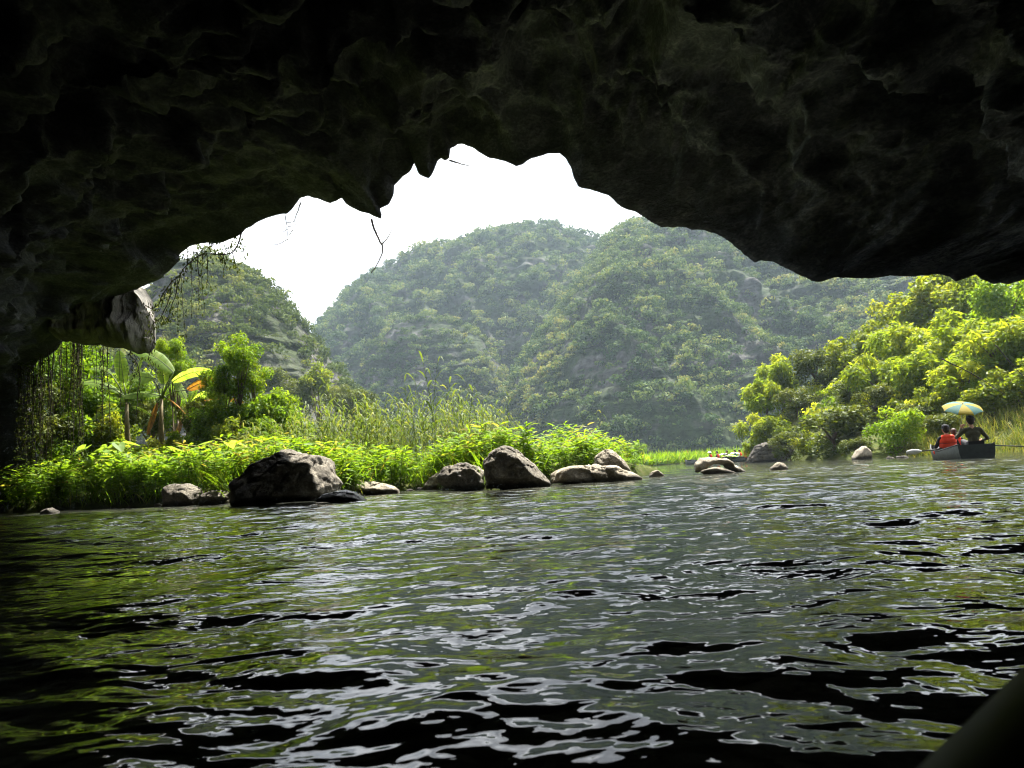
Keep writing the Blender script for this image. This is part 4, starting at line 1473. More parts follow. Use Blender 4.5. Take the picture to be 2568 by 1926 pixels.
# ------------------------------------------------------------------ hanging roots, twigs
def hanging_root(px, py0, py1, Y, r, seed, leafy=False, label=None, group=None, name='hanging_root', wob=0.05):
    rg = np.random.default_rng(seed)
    a, b = at(px, py0, Y), at(px + rg.normal() * 5, py1, Y)
    n = 14
    ts = np.linspace(0, 1, n)
    p = a[None] * (1 - ts[:, None]) + b[None] * ts[:, None]
    p[:, 0] = a[0] + (b[0] - a[0]) * ts + wob * np.cumsum(rg.normal(size=n)) * 0.4
    p[:, 1] += wob * np.cumsum(rg.normal(size=n)) * 0.4
    loc = p[0].copy()
    mb = MB()
    mb.tube(p - loc, np.linspace(r, r * 0.55, n), 5)
    if leafy:
        o = thing(name, label, 'vine', loc, 0, group)
        mb.build('stem', M_vine, o)
        m_ = int(np.linalg.norm(a - b) * 26)
        k = rg.integers(0, n, m_)
        q = p[k] - loc + rg.normal(size=(m_, 3)) * 0.05
        v, f = leaf_quads(q, rg.normal(size=(m_, 3)) + np.array([0, -0.6, 0.2]), 0.10, 0.06, rg)
        link('leaves', np_mesh('leaves', v, f, rg.random(m_)), LM_vine, o)
    else:
        o = mb.build(name, M_vine, None, True, loc)
        tag(o, label, 'root', group)
    return o


for k in range(52):
    px = float(rg.choice([rg.uniform(85, 160), rg.uniform(150, 215), rg.uniform(180, 205), rg.uniform(230, 330)], p=[0.3, 0.34, 0.18, 0.18]))
    py0 = float(np.interp(px, [80, 118, 150, 170, 250, 310, 380], [895, 890, 858, 852, 855, 872, 876]))
    ln = rg.uniform(120, 330) if px < 215 else rg.uniform(60, 260)
    hanging_root(px, py0 - 8, min(py0 + ln, 1215), 28.6 + rg.random() * 0.8, rg.uniform(0.008, 0.018), 1000 + k, rg.random() < 0.35,
                 'thin dark aerial root hanging under the rock curtain, left of the bananas' if px >= 160 else 'thin dark aerial root hanging in the shade beside the cave wall',
                 'roots hanging below the rock curtain' if px >= 160 else 'roots hanging beside the cave wall')
for k in range(16):  # dark creepers added to darken the foot of the cave wall
    px = rg.uniform(48, 118)
    hanging_root(px, float(np.interp(px, [40, 72, 98, 118], [915, 925, 898, 892])) - 6, rg.uniform(1120, 1225), 28.2 + rg.random() * 0.8, rg.uniform(0.012, 0.02), 1200 + k, True,
                 'dark leafy creeper added over the cave wall at far left to darken it', 'creepers over the cave wall', 'creeper')
hanging_root(262, 862, 1085, 28.9, 0.02, 1101, True, 'thick leafy creeper hanging before the banana plants', None, 'creeper')
hanging_root(268, 870, 1090, 29.0, 0.02, 1102, True, 'second leafy creeper hanging close beside the thick one', None, 'creeper')


def branch(name, label, lines, Y, r, mat, leaves=0, seed=0, cat='branch', lsize=0.1, leafmat=None):
    """branching twig; lines are pixel polylines with start/end radius"""
    rg = np.random.default_rng(seed)
    loc = at(lines[0][0][0], lines[0][0][1], Y)
    o = thing(name, label, cat, loc)
    mb = MB()
    pts = []
    for i, ln in enumerate(lines):
        p = np.array([at(x, y, Y) for x, y in ln])
        # resample smoothly
        t0 = np.linspace(0, 1, len(p)); t1 = np.linspace(0, 1, max(8, 4 * len(p)))
        q = np.stack([np.interp(t1, t0, p[:, c]) for c in range(3)], 1)
        q += np.cumsum(rg.normal(size=q.shape), 0) * 0.006 * np.array([1, 3, 1])
        rr = r if i == 0 else r * 0.6
        mb.tube(q - loc, np.linspace(rr, rr * 0.4, len(q)), 5)
        pts.append(q - loc)
    mb.build('stem', mat, o, True)
    if leaves:
        allp = np.concatenate(pts)
        k = rg.integers(0, len(allp), leaves)
        q = allp[k] + rg.normal(size=(leaves, 3)) * np.array([0.10, 0.10, 0.10]) - np.array([0, 0, 0.06])
        v, f = leaf_quads(q, rg.normal(size=(leaves, 3)) * np.array([1, 1, 0.3]), lsize * rg.uniform(0.7, 1.3, leaves), lsize * 0.5, rg, np.tile(np.array([0, 0, -1.0]), (leaves, 1)))
        link('leaves', np_mesh('leaves', v, f, rg.random(leaves)), leafmat or LM_vine, o)
    return o


branch('leafy_vine', 'leafy vine draped along the cave lip against the sky', [[(606, 580), (597, 612), (584, 634), (560, 640), (520, 637), (495, 645), (468, 665), (452, 690), (432, 702), (408, 735), (396, 762), (380, 770), (360, 758)],
    [(584, 634), (588, 655), (594, 668)], [(560, 640), (566, 660), (562, 690)], [(520, 637), (522, 680), (520, 720)], [(495, 645), (498, 700), (494, 760)], [(600, 600), (612, 625), (612, 650)], [(470, 664), (470, 630)], [(540, 638), (535, 612), (520, 606)],
    [(560, 640), (572, 615), (590, 594)], [(452, 690), (440, 740), (420, 790), (400, 812), (384, 800)], [(500, 640), (480, 625), (455, 640)]], 24.6, 0.028, M_vine, 420, 1, 'vine', 0.12)
branch('leafy_vine', 'dark looping vine hanging right of the rock curtain', [[(430, 700), (428, 735), (418, 770), (402, 800), (385, 815), (378, 835), (392, 850), (380, 880), (376, 905), (385, 925), (400, 935)], [(402, 800), (420, 800), (440, 790)], [(385, 815), (370, 850), (365, 820)],
    [(440, 700), (446, 760), (442, 830)], [(455, 690), (460, 770), (470, 840), (455, 880)], [(420, 720), (400, 780), (370, 790)], [(480, 660), (484, 740), (478, 800)], [(510, 640), (507, 700), (515, 790)]], 25.4, 0.02, M_vine, 260, 2, 'vine', 0.11)
branch('leafy_vine', 'vine with thick dark stem hanging before the banana leaves', [[(332, 872), (326, 890), (340, 905), (350, 925), (352, 960), (347, 990), (345, 1030), (342, 1060)], [(350, 925), (338, 935), (330, 930)], [(340, 905), (325, 925), (318, 960)]], 28.6, 0.026, M_vine, 90, 3, 'vine', 0.12)
branch('dead_twig', 'bare Y-shaped twig hanging from the rock tooth into the sky', [[(932, 551), (940, 580), (952, 605), (960, 620), (958, 635), (948, 655), (930, 684)], [(959, 612), (972, 597), (980, 580), (985, 564)], [(952, 603), (957, 608), (960, 604)]], 22.4, 0.036, M_twig, 0, 4)
branch('dead_twig', 'grey much-branched twig hanging from the lip left of the tooth', [[(755, 508), (745, 535), (735, 560)], [(716, 540), (722, 565), (722, 600), (728, 628)], [(720, 558), (740, 554), (755, 548)], [(722, 575), (712, 580), (702, 585)], [(722, 600), (705, 610), (690, 616), (684, 600)], [(722, 570), (735, 565), (742, 558)], [(724, 590), (735, 575), (730, 585)]], 23.4, 0.024, M_twig, 0, 5)
branch('dead_twig', 'short straight stick jutting from the highest notch of the lip', [[(1126, 400), (1150, 405), (1178, 412)]], 21.8, 0.03, M_twig, 0, 6)
branch('bare_pole', 'bare dark pole leaning across the trees left of the umbrella', [[(2362, 900), (2410, 922), (2470, 955), (2522, 988)]], 30, 0.03, M_vine, 0, 7)
branch('bare_pole', 'bare dark pole leaning across the trees at the right edge', [[(2495, 865), (2530, 905), (2580, 965)]], 29, 0.025, M_vine, 0, 8)

# ------------------------------------------------------------------ boulders
def wd(px, py):
    return onwater(px, py)[1]


ROCKS = [
 ('small dark boulder left of the pair by the water plants', [(416, 1270), (414, 1232), (432, 1214), (470, 1212), (500, 1228), (508, 1250), (508, 1268)], wd(460, 1268), 1.0, M_boulder, 1, 0.085, 5),
 ('small low dark rock right of the pair beside the biggest boulder', [(506, 1264), (512, 1238), (540, 1229), (575, 1231), (595, 1248), (598, 1263)], wd(550, 1264), 0.8, M_boulder, 2, 0.085, 5),
 ('biggest dark brown boulder on the left bank', [(598, 1259), (594, 1198), (612, 1188), (640, 1172), (664, 1148), (700, 1131), (760, 1134), (812, 1149), (828, 1172), (846, 1212), (838, 1243), (800, 1254)], wd(720, 1258), 2.4, M_boulder, 3, 0.085, 6),
 ('low pale rock right of the biggest boulder', [(842, 1240), (850, 1212), (885, 1194), (930, 1196), (965, 1212), (1000, 1218), (1050, 1226), (1000, 1236), (930, 1241)], wd(930, 1240), 1.3, M_pale, 4, 0.11, 5),
 ('flat wet rock with water running round it', [(792, 1258), (815, 1238), (860, 1229), (890, 1234), (915, 1250), (918, 1260)], wd(850, 1259), 0.8, M_wet, 5, 0.085, 5),
 ('pale smooth rock half behind the round boulder', [(1058, 1228), (1075, 1200), (1105, 1184), (1150, 1186), (1160, 1228)], wd(1110, 1228) + 0.7, 0.9, M_pale, 6, 0.11, 5),
 ('round grey-brown boulder in the middle of the bank', [(1094, 1196), (1120, 1172), (1165, 1161), (1202, 1172), (1224, 1190), (1227, 1222), (1180, 1230), (1120, 1224), (1100, 1210)], wd(1165, 1228), 1.1, M_boulder, 7, 0.11, 5),
 ('tall dark boulder leaning to the right', [(1222, 1224), (1216, 1165), (1232, 1132), (1264, 1117), (1300, 1129), (1340, 1165), (1378, 1206), (1384, 1222)], wd(1300, 1223), 1.6, M_boulder, 8, 0.08, 6),
 ('pale boulder peeping out behind the leaning boulder', [(1290, 1180), (1294, 1128), (1320, 1114), (1345, 1122), (1366, 1150), (1376, 1185)], wd(1330, 1215) + 1.4, 0.9, M_boulder, 9, 0.085, 5),
 ('long low pale rock at the end of the bank', [(1376, 1213), (1385, 1185), (1420, 1166), (1480, 1162), (1540, 1170), (1575, 1186), (1605, 1200), (1580, 1207), (1480, 1212)], wd(1480, 1211), 1.3, M_pale, 10, 0.12, 5),
 ('pale pointed boulder behind the long low rock', [(1486, 1185), (1492, 1146), (1518, 1128), (1540, 1134), (1565, 1155), (1585, 1188)], wd(1530, 1206) + 1.2, 1.0, M_pale, 11, 0.085, 5),
 ('tiny pale rock just off the end of the bank', [(1626, 1196), (1636, 1182), (1648, 1178), (1666, 1192), (1668, 1196)], wd(1645, 1196), 0.5, M_pale, 12, 0.06, 4),
 ('pale lone rock far out in the river', [(1928, 1178), (1940, 1168), (1952, 1158), (1965, 1163), (1974, 1173), (1974, 1178)], wd(1950, 1178), 0.5, M_pale, 14, 0.06, 4),
 ('little grey stone in the shaded water at far left', [(104, 1288), (112, 1278), (126, 1273), (140, 1279), (147, 1287)], wd(125, 1287), 0.5, M_boulder, 15, 0.06, 4),
 ('pale rock on the right shore below the trees', [(2138, 1153), (2150, 1130), (2166, 1118), (2178, 1130), (2182, 1153)], wd(2160, 1153), 0.8, M_pale, 16, 0.06, 4),
 ('dark rock outcrop at the water below the feathery bush', [(1872, 1161), (1882, 1138), (1900, 1120), (1930, 1110), (1962, 1108), (1986, 1122), (2000, 1145), (2008, 1158)], wd(1940, 1158) + 0.9, 1.3, M_dark, 17, 0.13, 6),
]
for lab, poly, Y, th, mt, sd, rgh, sub in ROCKS:
    silhouette_rock('boulder' if sub > 4 else 'rock', poly, Y, th, mt, lab, sd, sub, rgh, None, 'boulders and rocks in and by the river', 0.25, 0.35)


def arch_rock():
    """rock with an overhanging brow above a pale slab"""
    Y = wd(1800, 1187)
    n, mrows = 90, 26
    px = np.linspace(1743, 1869, n)
    top = interp_u(px, [(1743, 1180), (1748, 1162), (1760, 1150), (1790, 1147), (1812, 1150), (1835, 1162), (1855, 1175), (1869, 1182)])
    und = interp_u(px, [(1743, 1184), (1750, 1186), (1758, 1184), (1766, 1172), (1778, 1163), (1805, 1162), (1820, 1166), (1828, 1176), (1838, 1182), (1869, 1184)])
    th = interp_u(px, [(1743, 0.05), (1760, 0.5), (1800, 0.7), (1840, 0.5), (1869, 0.05)])
    ring = np.linspace(0, 2 * np.pi, mrows, endpoint=False)
    V = np.empty((n, mrows, 3))
    for i in range(n):
        c = at(px[i], (top[i] + und[i]) / 2, Y)
        hh = max(0.02, (und[i] - top[i]) / 2 / F_PX * Y)
        sq = np.sign(np.cos(ring)) * np.abs(np.cos(ring)) ** 0.7
        V[i, :, 0] = c[0]
        V[i, :, 1] = c[1] + th[i] * sq
        V[i, :, 2] = c[2] + hh * np.sign(np.sin(ring)) * np.abs(np.sin(ring)) ** 0.7
    q = V.reshape(-1, 3)
    q += np.stack([fbm(q * 3, 4, 1), fbm(q * 3, 4, 2), fbm(q * 3, 4, 3)], 1) * 0.09
    loc = at(1800, 1187, Y); loc[2] = 0
    o = thing('boulder', 'weathered rock with a hollowed overhanging brow in the river', 'rock', loc, 0, 'boulders and rocks in and by the river')
    link('brow', np_mesh('brow', q - loc, grid_faces(n, mrows, True), smooth=True), M_pale, o)
    b = silhouette_rock('slab', [(1752, 1189), (1762, 1178), (1790, 1171), (1822, 1176), (1845, 1185), (1850, 1189)], Y - 0.55, 0.7, M_pale, None, 31, 4, 0.04)
    b.parent = o
    b.location = b.location - o.location


arch_rock()

# loose stones along the waterline between the boulders
STONES = []
for k in range(5):
    o = silhouette_rock('stone', [(1000, 1240), (1002, 1228), (1010, 1222), (1020, 1221), (1030, 1228), (1034, 1240)], 22.0, 0.35, M_pale if k % 2 else M_boulder, None, 60 + k, 3, 0.10, None, None, 0.25, 0.12)
    STONES.append(o.data)
    bpy.data.objects.remove(o)
for k in range(34):
    u = float(rg.choice([rg.uniform(845, 1065), rg.uniform(1050, 1230), rg.uniform(1360, 1640), rg.uniform(300, 600), rg.uniform(2190, 2330)], p=[0.35, 0.15, 0.25, 0.15, 0.1]))
    if u < 1700:
        p = bank_at(u, rg.uniform(-0.25, 0.25)); where = 'on the left bank'
    else:
        p = onwater(u, float(interp_u(u, SHORE_R))); where = 'on the right shore'
    p[2] = rg.uniform(-0.02, 0.06)
    o = link('stone', STONES[k % 5], None, None, p)
    sc = rg.uniform(0.35, 1.0)
    o.scale = (sc * rg.uniform(0.8, 1.4), sc, sc * rg.uniform(0.6, 1.0))
    o.rotation_euler = (0, 0, rg.random() * 6.28)
    tag(o, 'small loose stone at the waterline ' + where, 'stone', 'loose stones ' + where)
# ------------------------------------------------------------------ boats
M_hull = plain('weathered_grey_hull', (0.055, 0.062, 0.058), 0.6, 0.35, 6, 0.2)
M_transom = plain('shade_dark_steel', (0.035, 0.045, 0.045), 0.5, 0.25, 8)  # the stern's shade is put into this darker steel colour
M_rim = plain('worn_dark_rim', (0.022, 0.024, 0.022), 0.6, 0.3, 14)
M_wood = plain('grey_wood', (0.22, 0.19, 0.15), 0.8, 0.3, 14)
M_blade = plain('pale_oar_blade', (0.45, 0.46, 0.44), 0.5, 0.1, 10)
M_black = plain('black_cloth', (0.014, 0.014, 0.016), 0.85, 0.2, 30)
M_red = plain('orange_red_vest', (0.62, 0.045, 0.013), 0.7, 0.12, 20)
M_skin = plain('skin', (0.42, 0.24, 0.16), 0.6, 0.06, 20)
M_hair = plain('dark_hair', (0.02, 0.014, 0.01), 0.6, 0.3, 60)
M_brownhair = plain('brown_hair', (0.05, 0.022, 0.012), 0.6, 0.3, 60)
M_khaki = plain('dark_khaki_cloth', (0.055, 0.055, 0.035), 0.9, 0.2, 25)
M_grey = plain('grey_trousers', (0.05, 0.05, 0.055), 0.9, 0.2, 25)
M_teal = plain('teal_cloth', (0.025, 0.085, 0.075), 0.8, 0.08, 10)
M_yel = plain('yellow_cloth', (0.17, 0.135, 0.004), 0.8, 0.06, 10)
M_white = plain('white_cloth', (0.7, 0.7, 0.68), 0.8, 0.06, 10)
M_lime = plain('lime_cloth', (0.30, 0.42, 0.08), 0.8, 0.1, 10)
M_metal = plain('thin_metal', (0.2, 0.2, 0.2), 0.4, 0.1, 10, 0, 0.8)


def boat_parts(o, length, hull_mat, transom_mat, beam=0.6, high=0.40, low=0.24):
    ys = np.linspace(0, length, 22)
    t = ys / length
    b = beam * np.interp(t, [0, 0.2, 0.5, 0.8, 1], [0.78, 0.95, 1.0, 0.82, 0.5])
    sh = np.interp(t, [0, 0.2, 0.45, 0.75, 1], [high, low + (high - low) * 0.45, low, low + (high - low) * 0.3, high * 1.1])
    sec = []
    for k in range(len(ys)):
        w = b[k]
        outer = [(-w, sh[k]), (-w * 0.96, sh[k] * 0.4), (-w * 0.86, -0.06), (-w * 0.6, -0.14), (0, -0.16), (w * 0.6, -0.14), (w * 0.86, -0.06), (w * 0.96, sh[k] * 0.4), (w, sh[k])]
        inner = [(w - 0.03, sh[k]), (w * 0.96 - 0.03, sh[k] * 0.4), (w * 0.86 - 0.03, -0.03), (w * 0.6, -0.11), (0, -0.13), (-w * 0.6, -0.11), (-w * 0.86 + 0.03, -0.03), (-w * 0.96 + 0.03, sh[k] * 0.4), (-w + 0.03, sh[k])]
        sec.append([(x, ys[k], z) for x, z in outer + inner])
    S = np.array(sec)
    mb = MB()
    mb.add(S.reshape(-1, 3), [tuple(q) for q in grid_faces(len(ys), 18, True)])
    mb.build('hull', hull_mat, o, True)
    for end, nm in ((0, 'transom'), (-1, 'bow_board')):
        s_ = S[end][:9]
        yy = -0.015 if end == 0 else 0.0
        v = np.concatenate([s_ + np.array([0, yy - 0.015, 0]), s_ + np.array([0, yy + 0.02, 0])])
        f = [tuple(range(9)), tuple(range(17, 8, -1))] + [(i, i + 9, (i + 1) % 9 + 9, (i + 1) % 9) for i in range(9)]
        MB().add(v, f).build(nm, transom_mat, o)
    for sx in (-1, 1):
        mb = MB()
        mb.tube(np.stack([sx * (b - 0.015), ys, sh + 0.012], 1), 0.026, 6)
        mb.build('gunwale', M_rim, o, True)
    for yy in (0.9, length * 0.5, length * 0.68):
        hw = np.interp(yy, ys, b) - 0.05
        MB().box((0, yy, 0.10), (2 * hw, 0.24, 0.03)).build('thwart', M_wood, o)
    return ys, b, sh


def xf(o, p):
    """local -> world for an object turned about z only"""
    a = o.rotation_euler[2]
    c, s = math.cos(a), math.sin(a)
    k = o.scale[0]
    x, y, z = [q * k for q in p]
    return np.array([o.location[0] + c * x - s * y, o.location[1] + s * x + c * y, o.location[2] + z])


def oar(label, handle, lock, tip, blade=0.55):
    handle, lock, tip = (np.asarray(q, float) for q in (handle, lock, tip))
    o = thing('oar', label, 'oar', lock, 0, None)
    d = (tip - lock) / np.linalg.norm(tip - lock)
    b0 = tip - d * blade
    MB().tube([handle - lock, np.zeros(3), b0 - lock], [0.019, 0.021, 0.018], 7).build('shaft', M_rim, o, True)
    sd = np.cross(d, [0, 0, 1.0]); sd /= np.linalg.norm(sd)
    up = np.cross(sd, d)
    wds = [0.02, 0.065, 0.08, 0.075, 0.05]
    rows = []
    for k, w in enumerate(wds):
        c = b0 - lock + d * blade * k / 4
        rows.append([c + up * w - sd * 0.006, c + up * w * 0.3 + sd * 0.012, c - up * w * 0.3 + sd * 0.012, c - up * w - sd * 0.006, c - up * w * 0.3 - sd * 0.014, c + up * w * 0.3 - sd * 0.014])
    mb = MB()
    mb.add(np.array(rows).reshape(-1, 3), [tuple(q) for q in grid_faces(5, 6, True)] + [tuple(range(6))[::-1], tuple(range(24, 30))])
    mb.build('blade', M_blade, o, True)


def capsule(mb, a, b, r0, r1, seg=12):
    a, b = np.asarray(a, float), np.asarray(b, float)
    d = b - a
    ln = np.linalg.norm(d)
    if ln < 1e-6:
        d, ln = np.array([0, 0, 1.0]), 1e-4
    d = d / max(ln, 1e-6)
    ref = np.array([1.0, 0, 0]) if abs(d[0]) < 0.8 else np.array([0, 1.0, 0])
    s = np.cross(d, ref); s /= np.linalg.norm(s)
    u = np.cross(d, s)
    rows = []
    for an in np.linspace(-np.pi / 2 + 0.12, 0, 5):
        rows.append((a + d * r0 * math.sin(an), r0 * math.cos(an)))
    for an in np.linspace(0, np.pi / 2 - 0.12, 5):
        rows.append((b + d * r1 * math.sin(an), r1 * math.cos(an)))
    th = np.arange(seg) / seg * 2 * np.pi
    v = np.array([c + rr * (math.cos(t) * s + math.sin(t) * u) for c, rr in rows for t in th])
    n = len(rows)
    f = [tuple(q) for q in grid_faces(n, seg, True)] + [tuple(range(seg))[::-1], tuple((n - 1) * seg + k for k in range(seg))]
    mb.add(v, f)


def fuse(name, caps, voxel, smooth=5):
    """one continuous surface from tapered limbs"""
    mb = MB()
    for c in caps:
        capsule(mb, *c[:4])
    o = link(name, mb.mesh(name))
    md = o.modifiers.new('r', 'REMESH'); md.mode = 'VOXEL'; md.voxel_size = voxel
    ms = o.modifiers.new('s', 'SMOOTH'); ms.factor = 0.5; ms.iterations = smooth
    bpy.context.view_layer.update()
    dg = bpy.context.evaluated_depsgraph_get()
    me = bpy.data.meshes.new_from_object(o.evaluated_get(dg))
    old = o.data
    bpy.data.objects.remove(o)
    bpy.data.meshes.remove(old)
    me.polygons.foreach_set('use_smooth', np.ones(len(me.polygons), bool))
    return me


def person(label, loc, rotz, shirt, trousers, voxel=0.011, vest=None, hat=None, hair=M_hair, lhand=(-0.2, 0.34, 0.26), rhand=(0.2, 0.34, 0.26), scale=1.0, group=None, long_hair=False, turn=0.0, pad=None):
    """seated figure, +Y is forward, origin on the seat below the hips"""
    J = {}
    pel, chest, neck = np.array([0, 0.0, 0.12]), np.array([0, 0.03, 0.42]), np.array([0, 0.05, 0.565])
    hd = np.array([0, 0.075, 0.70])
    caps = []  # a, b, r0, r1, material
    caps += [((-0.07, 0, 0.10), (0.07, 0, 0.10), 0.115, 0.115, 'T'), (pel, (0, 0.01, 0.28), 0.125, 0.12, 'S'), ((-0.06, 0.02, 0.36), (0.06, 0.02, 0.36), 0.115, 0.115, 'S'), ((-0.13, 0.03, 0.475), (0.13, 0.03, 0.475), 0.07, 0.07, 'S'),
             ((0, 0.03, 0.50), neck + np.array([0, 0.005, 0.03]), 0.062, 0.052, 'K'), (hd + np.array([0, -0.012, 0.02]), hd + np.array([0, 0.012, -0.035]), 0.092, 0.072, 'K'),
             (hd + np.array([0, 0.085, -0.005]), hd + np.array([0, 0.098, -0.02]), 0.012, 0.014, 'K'), (hd + np.array([0, 0.06, -0.07]), hd + np.array([0, 0.065, -0.075]), 0.035, 0.03, 'K')]
    for sx in (-1, 1):
        caps.append((hd + np.array([sx * 0.088, -0.005, 0.005]), hd + np.array([sx * 0.09, -0.008, -0.025]), 0.014, 0.011, 'K'))
        sh_ = np.array([sx * 0.175, 0.03, 0.475])
        hand = np.array(lhand if sx < 0 else rhand, float)
        mid = (sh_ + hand) / 2
        dv = hand - sh_
        ln = np.linalg.norm(dv)
        L1 = 0.275
        hgt = math.sqrt(max(0.0, L1 * L1 - (ln / 2) ** 2))
        bend = np.array([sx * 0.55, -0.25, -0.8])
        bend -= dv / ln * (bend @ (dv / ln))
        bend /= np.linalg.norm(bend)
        el = mid + bend * hgt
        caps += [(sh_, el, 0.058, 0.045, 'S'), (el, hand, 0.043, 0.029, 'S')]
        fd = (hand - el) / np.linalg.norm(hand - el)
        sd = np.cross(fd, [0, 0, 1.0]); sd /= np.linalg.norm(sd) + 1e-9
        up = np.cross(sd, fd)
        palm = hand + fd * 0.075
        caps.append((hand + fd * 0.02, palm, 0.03, 0.034, 'K'))
        for q, (off, fl) in enumerate([(-0.03, 0.062), (-0.01, 0.072), (0.01, 0.068), (0.03, 0.052)]):
            k0 = palm + up * off + fd * 0.015
            k1 = k0 + fd * fl * 0.5 + sd * sx * -0.012
            k2 = k1 + fd * fl * 0.3 + sd * sx * -0.034
            caps += [(k0, k1, 0.0105, 0.0095, 'K'), (k1, k2, 0.0095, 0.008, 'K')]
        th0 = hand + fd * 0.03 + up * 0.03
        caps += [(th0, th0 + up * 0.03 + fd * 0.025, 0.013, 0.011, 'K'), (th0 + up * 0.03 + fd * 0.025, th0 + up * 0.035 + fd * 0.055, 0.011, 0.009, 'K')]
        hp, kn = np.array([sx * 0.095, 0.03, 0.10]), np.array([sx * 0.13, 0.44, 0.20])
        an = np.array([sx * 0.13, 0.52, -0.16])
        caps += [(hp, kn, 0.085, 0.06, 'T'), (kn, an, 0.056, 0.038, 'T'), (an + np.array([0, -0.02, -0.03]), an + np.array([0, 0.15, -0.045]), 0.036, 0.03, 'B')]
    me = fuse('person', caps, voxel)
    mats = {'K': (0, M_skin), 'S': (1, shirt), 'T': (2, trousers), 'B': (3, M_black)}
    for k in 'KSTB':
        me.materials.append(mats[k][1])
    n = len(me.polygons)
    cen = np.empty(n * 3, np.float32)
    me.polygons.foreach_get('center', cen)
    cen = cen.reshape(-1, 3)
    best = np.full(n, 1e9)
    idx = np.zeros(n, np.int32)
    for a, b, r0, r1, k in caps:
        a, b = np.asarray(a, float), np.asarray(b, float)
        ab = b - a
        t = np.clip(((cen - a) @ ab) / max(ab @ ab, 1e-9), 0, 1)
        d = np.linalg.norm(cen - (a + t[:, None] * ab), axis=1) - (r0 + (r1 - r0) * t)
        w = d < best
        best[w] = d[w]
        idx[w] = mats[k][0]
    me.polygons.foreach_set('material_index', idx)
    o = link('person', me, None, None, loc)
    o.rotation_euler = (0, 0, rotz)
    o.scale = (scale,) * 3
    tag(o, label, 'person', group)
    vx = max(voxel, 0.012)
    hc = [(hd + np.array([0, -0.022, 0.035]), hd + np.array([0, 0.0, 0.045]), 0.098, 0.094), (hd + np.array([0, -0.045, -0.02]), hd + np.array([0, -0.03, 0.02]), 0.078, 0.08)]
    if long_hair:
        hc.append((hd + np.array([0, -0.06, 0.0]), hd + np.array([0, -0.085, -0.16]), 0.07, 0.045))
    link('hair', fuse('hair', hc, vx, 3), hair, o)
    for sx in (-1, 1):
        mb = MB()
        capsule(mb, hd + np.array([sx * 0.032, 0.078, 0.012]), hd + np.array([sx * 0.033, 0.079, 0.012]), 0.011, 0.011, 8)
        mb.build('eye', M_hair, o, True)
    if vest is not None:
        vc = [((-0.07, 0.02, 0.13), (0.07, 0.02, 0.13), 0.145, 0.145), ((-0.075, 0.02, 0.26), (0.075, 0.02, 0.26), 0.15, 0.15), ((-0.08, 0.025, 0.38), (0.08, 0.025, 0.38), 0.145, 0.145), ((-0.09, 0.0, 0.48), (0.09, 0.0, 0.48), 0.09, 0.09)]
        vo = link('life_vest', fuse('life_vest', vc, vx, 3), vest, o)
        for z in (0.14, 0.21, 0.33):
            th = np.linspace(0, 2 * np.pi, 33)
            rx, ry = (0.222, 0.150)
            p = np.stack([rx * np.sign(np.cos(th)) * np.abs(np.cos(th)) ** 0.9, 0.02 + ry * np.sign(np.sin(th)) * np.abs(np.sin(th)) ** 0.75, np.full(33, z)], 1)
            MB().tube(p, 0.0085 if z < 0.3 else 0.005, 5, False).build('strap', M_black, vo)
    if hat is not None:
        kind, hm = hat
        hb = MB()
        if kind == 'cap':
            cm = fuse('cap', [(hd + np.array([0, -0.012, 0.055]), hd + np.array([0, 0.0, 0.06]), 0.101, 0.098), (hd + np.array([-0.045, 0.11, 0.05]), hd + np.array([0.045, 0.11, 0.05]), 0.022, 0.022), (hd + np.array([-0.05, 0.07, 0.055]), hd + np.array([0.05, 0.07, 0.055]), 0.03, 0.03)], vx, 2)
            link('cap', cm, hm, o)
        else:
            th = np.arange(24) / 24 * 2 * np.pi
            rows = []
            for r_, z_ in ((0.20, 0.045), (0.15, 0.06), (0.112, 0.07), (0.105, 0.11), (0.085, 0.14), (0.03, 0.155), (0.002, 0.156)):
                rows += [(hd[0] + r_ * math.cos(a), hd[1] + r_ * math.sin(a), hd[2] + z_) for a in th]
            hb.add(np.array(rows), [tuple(q) for q in grid_faces(7, 24, True)])
            hb.build('hat', hm, o, True)
    return o


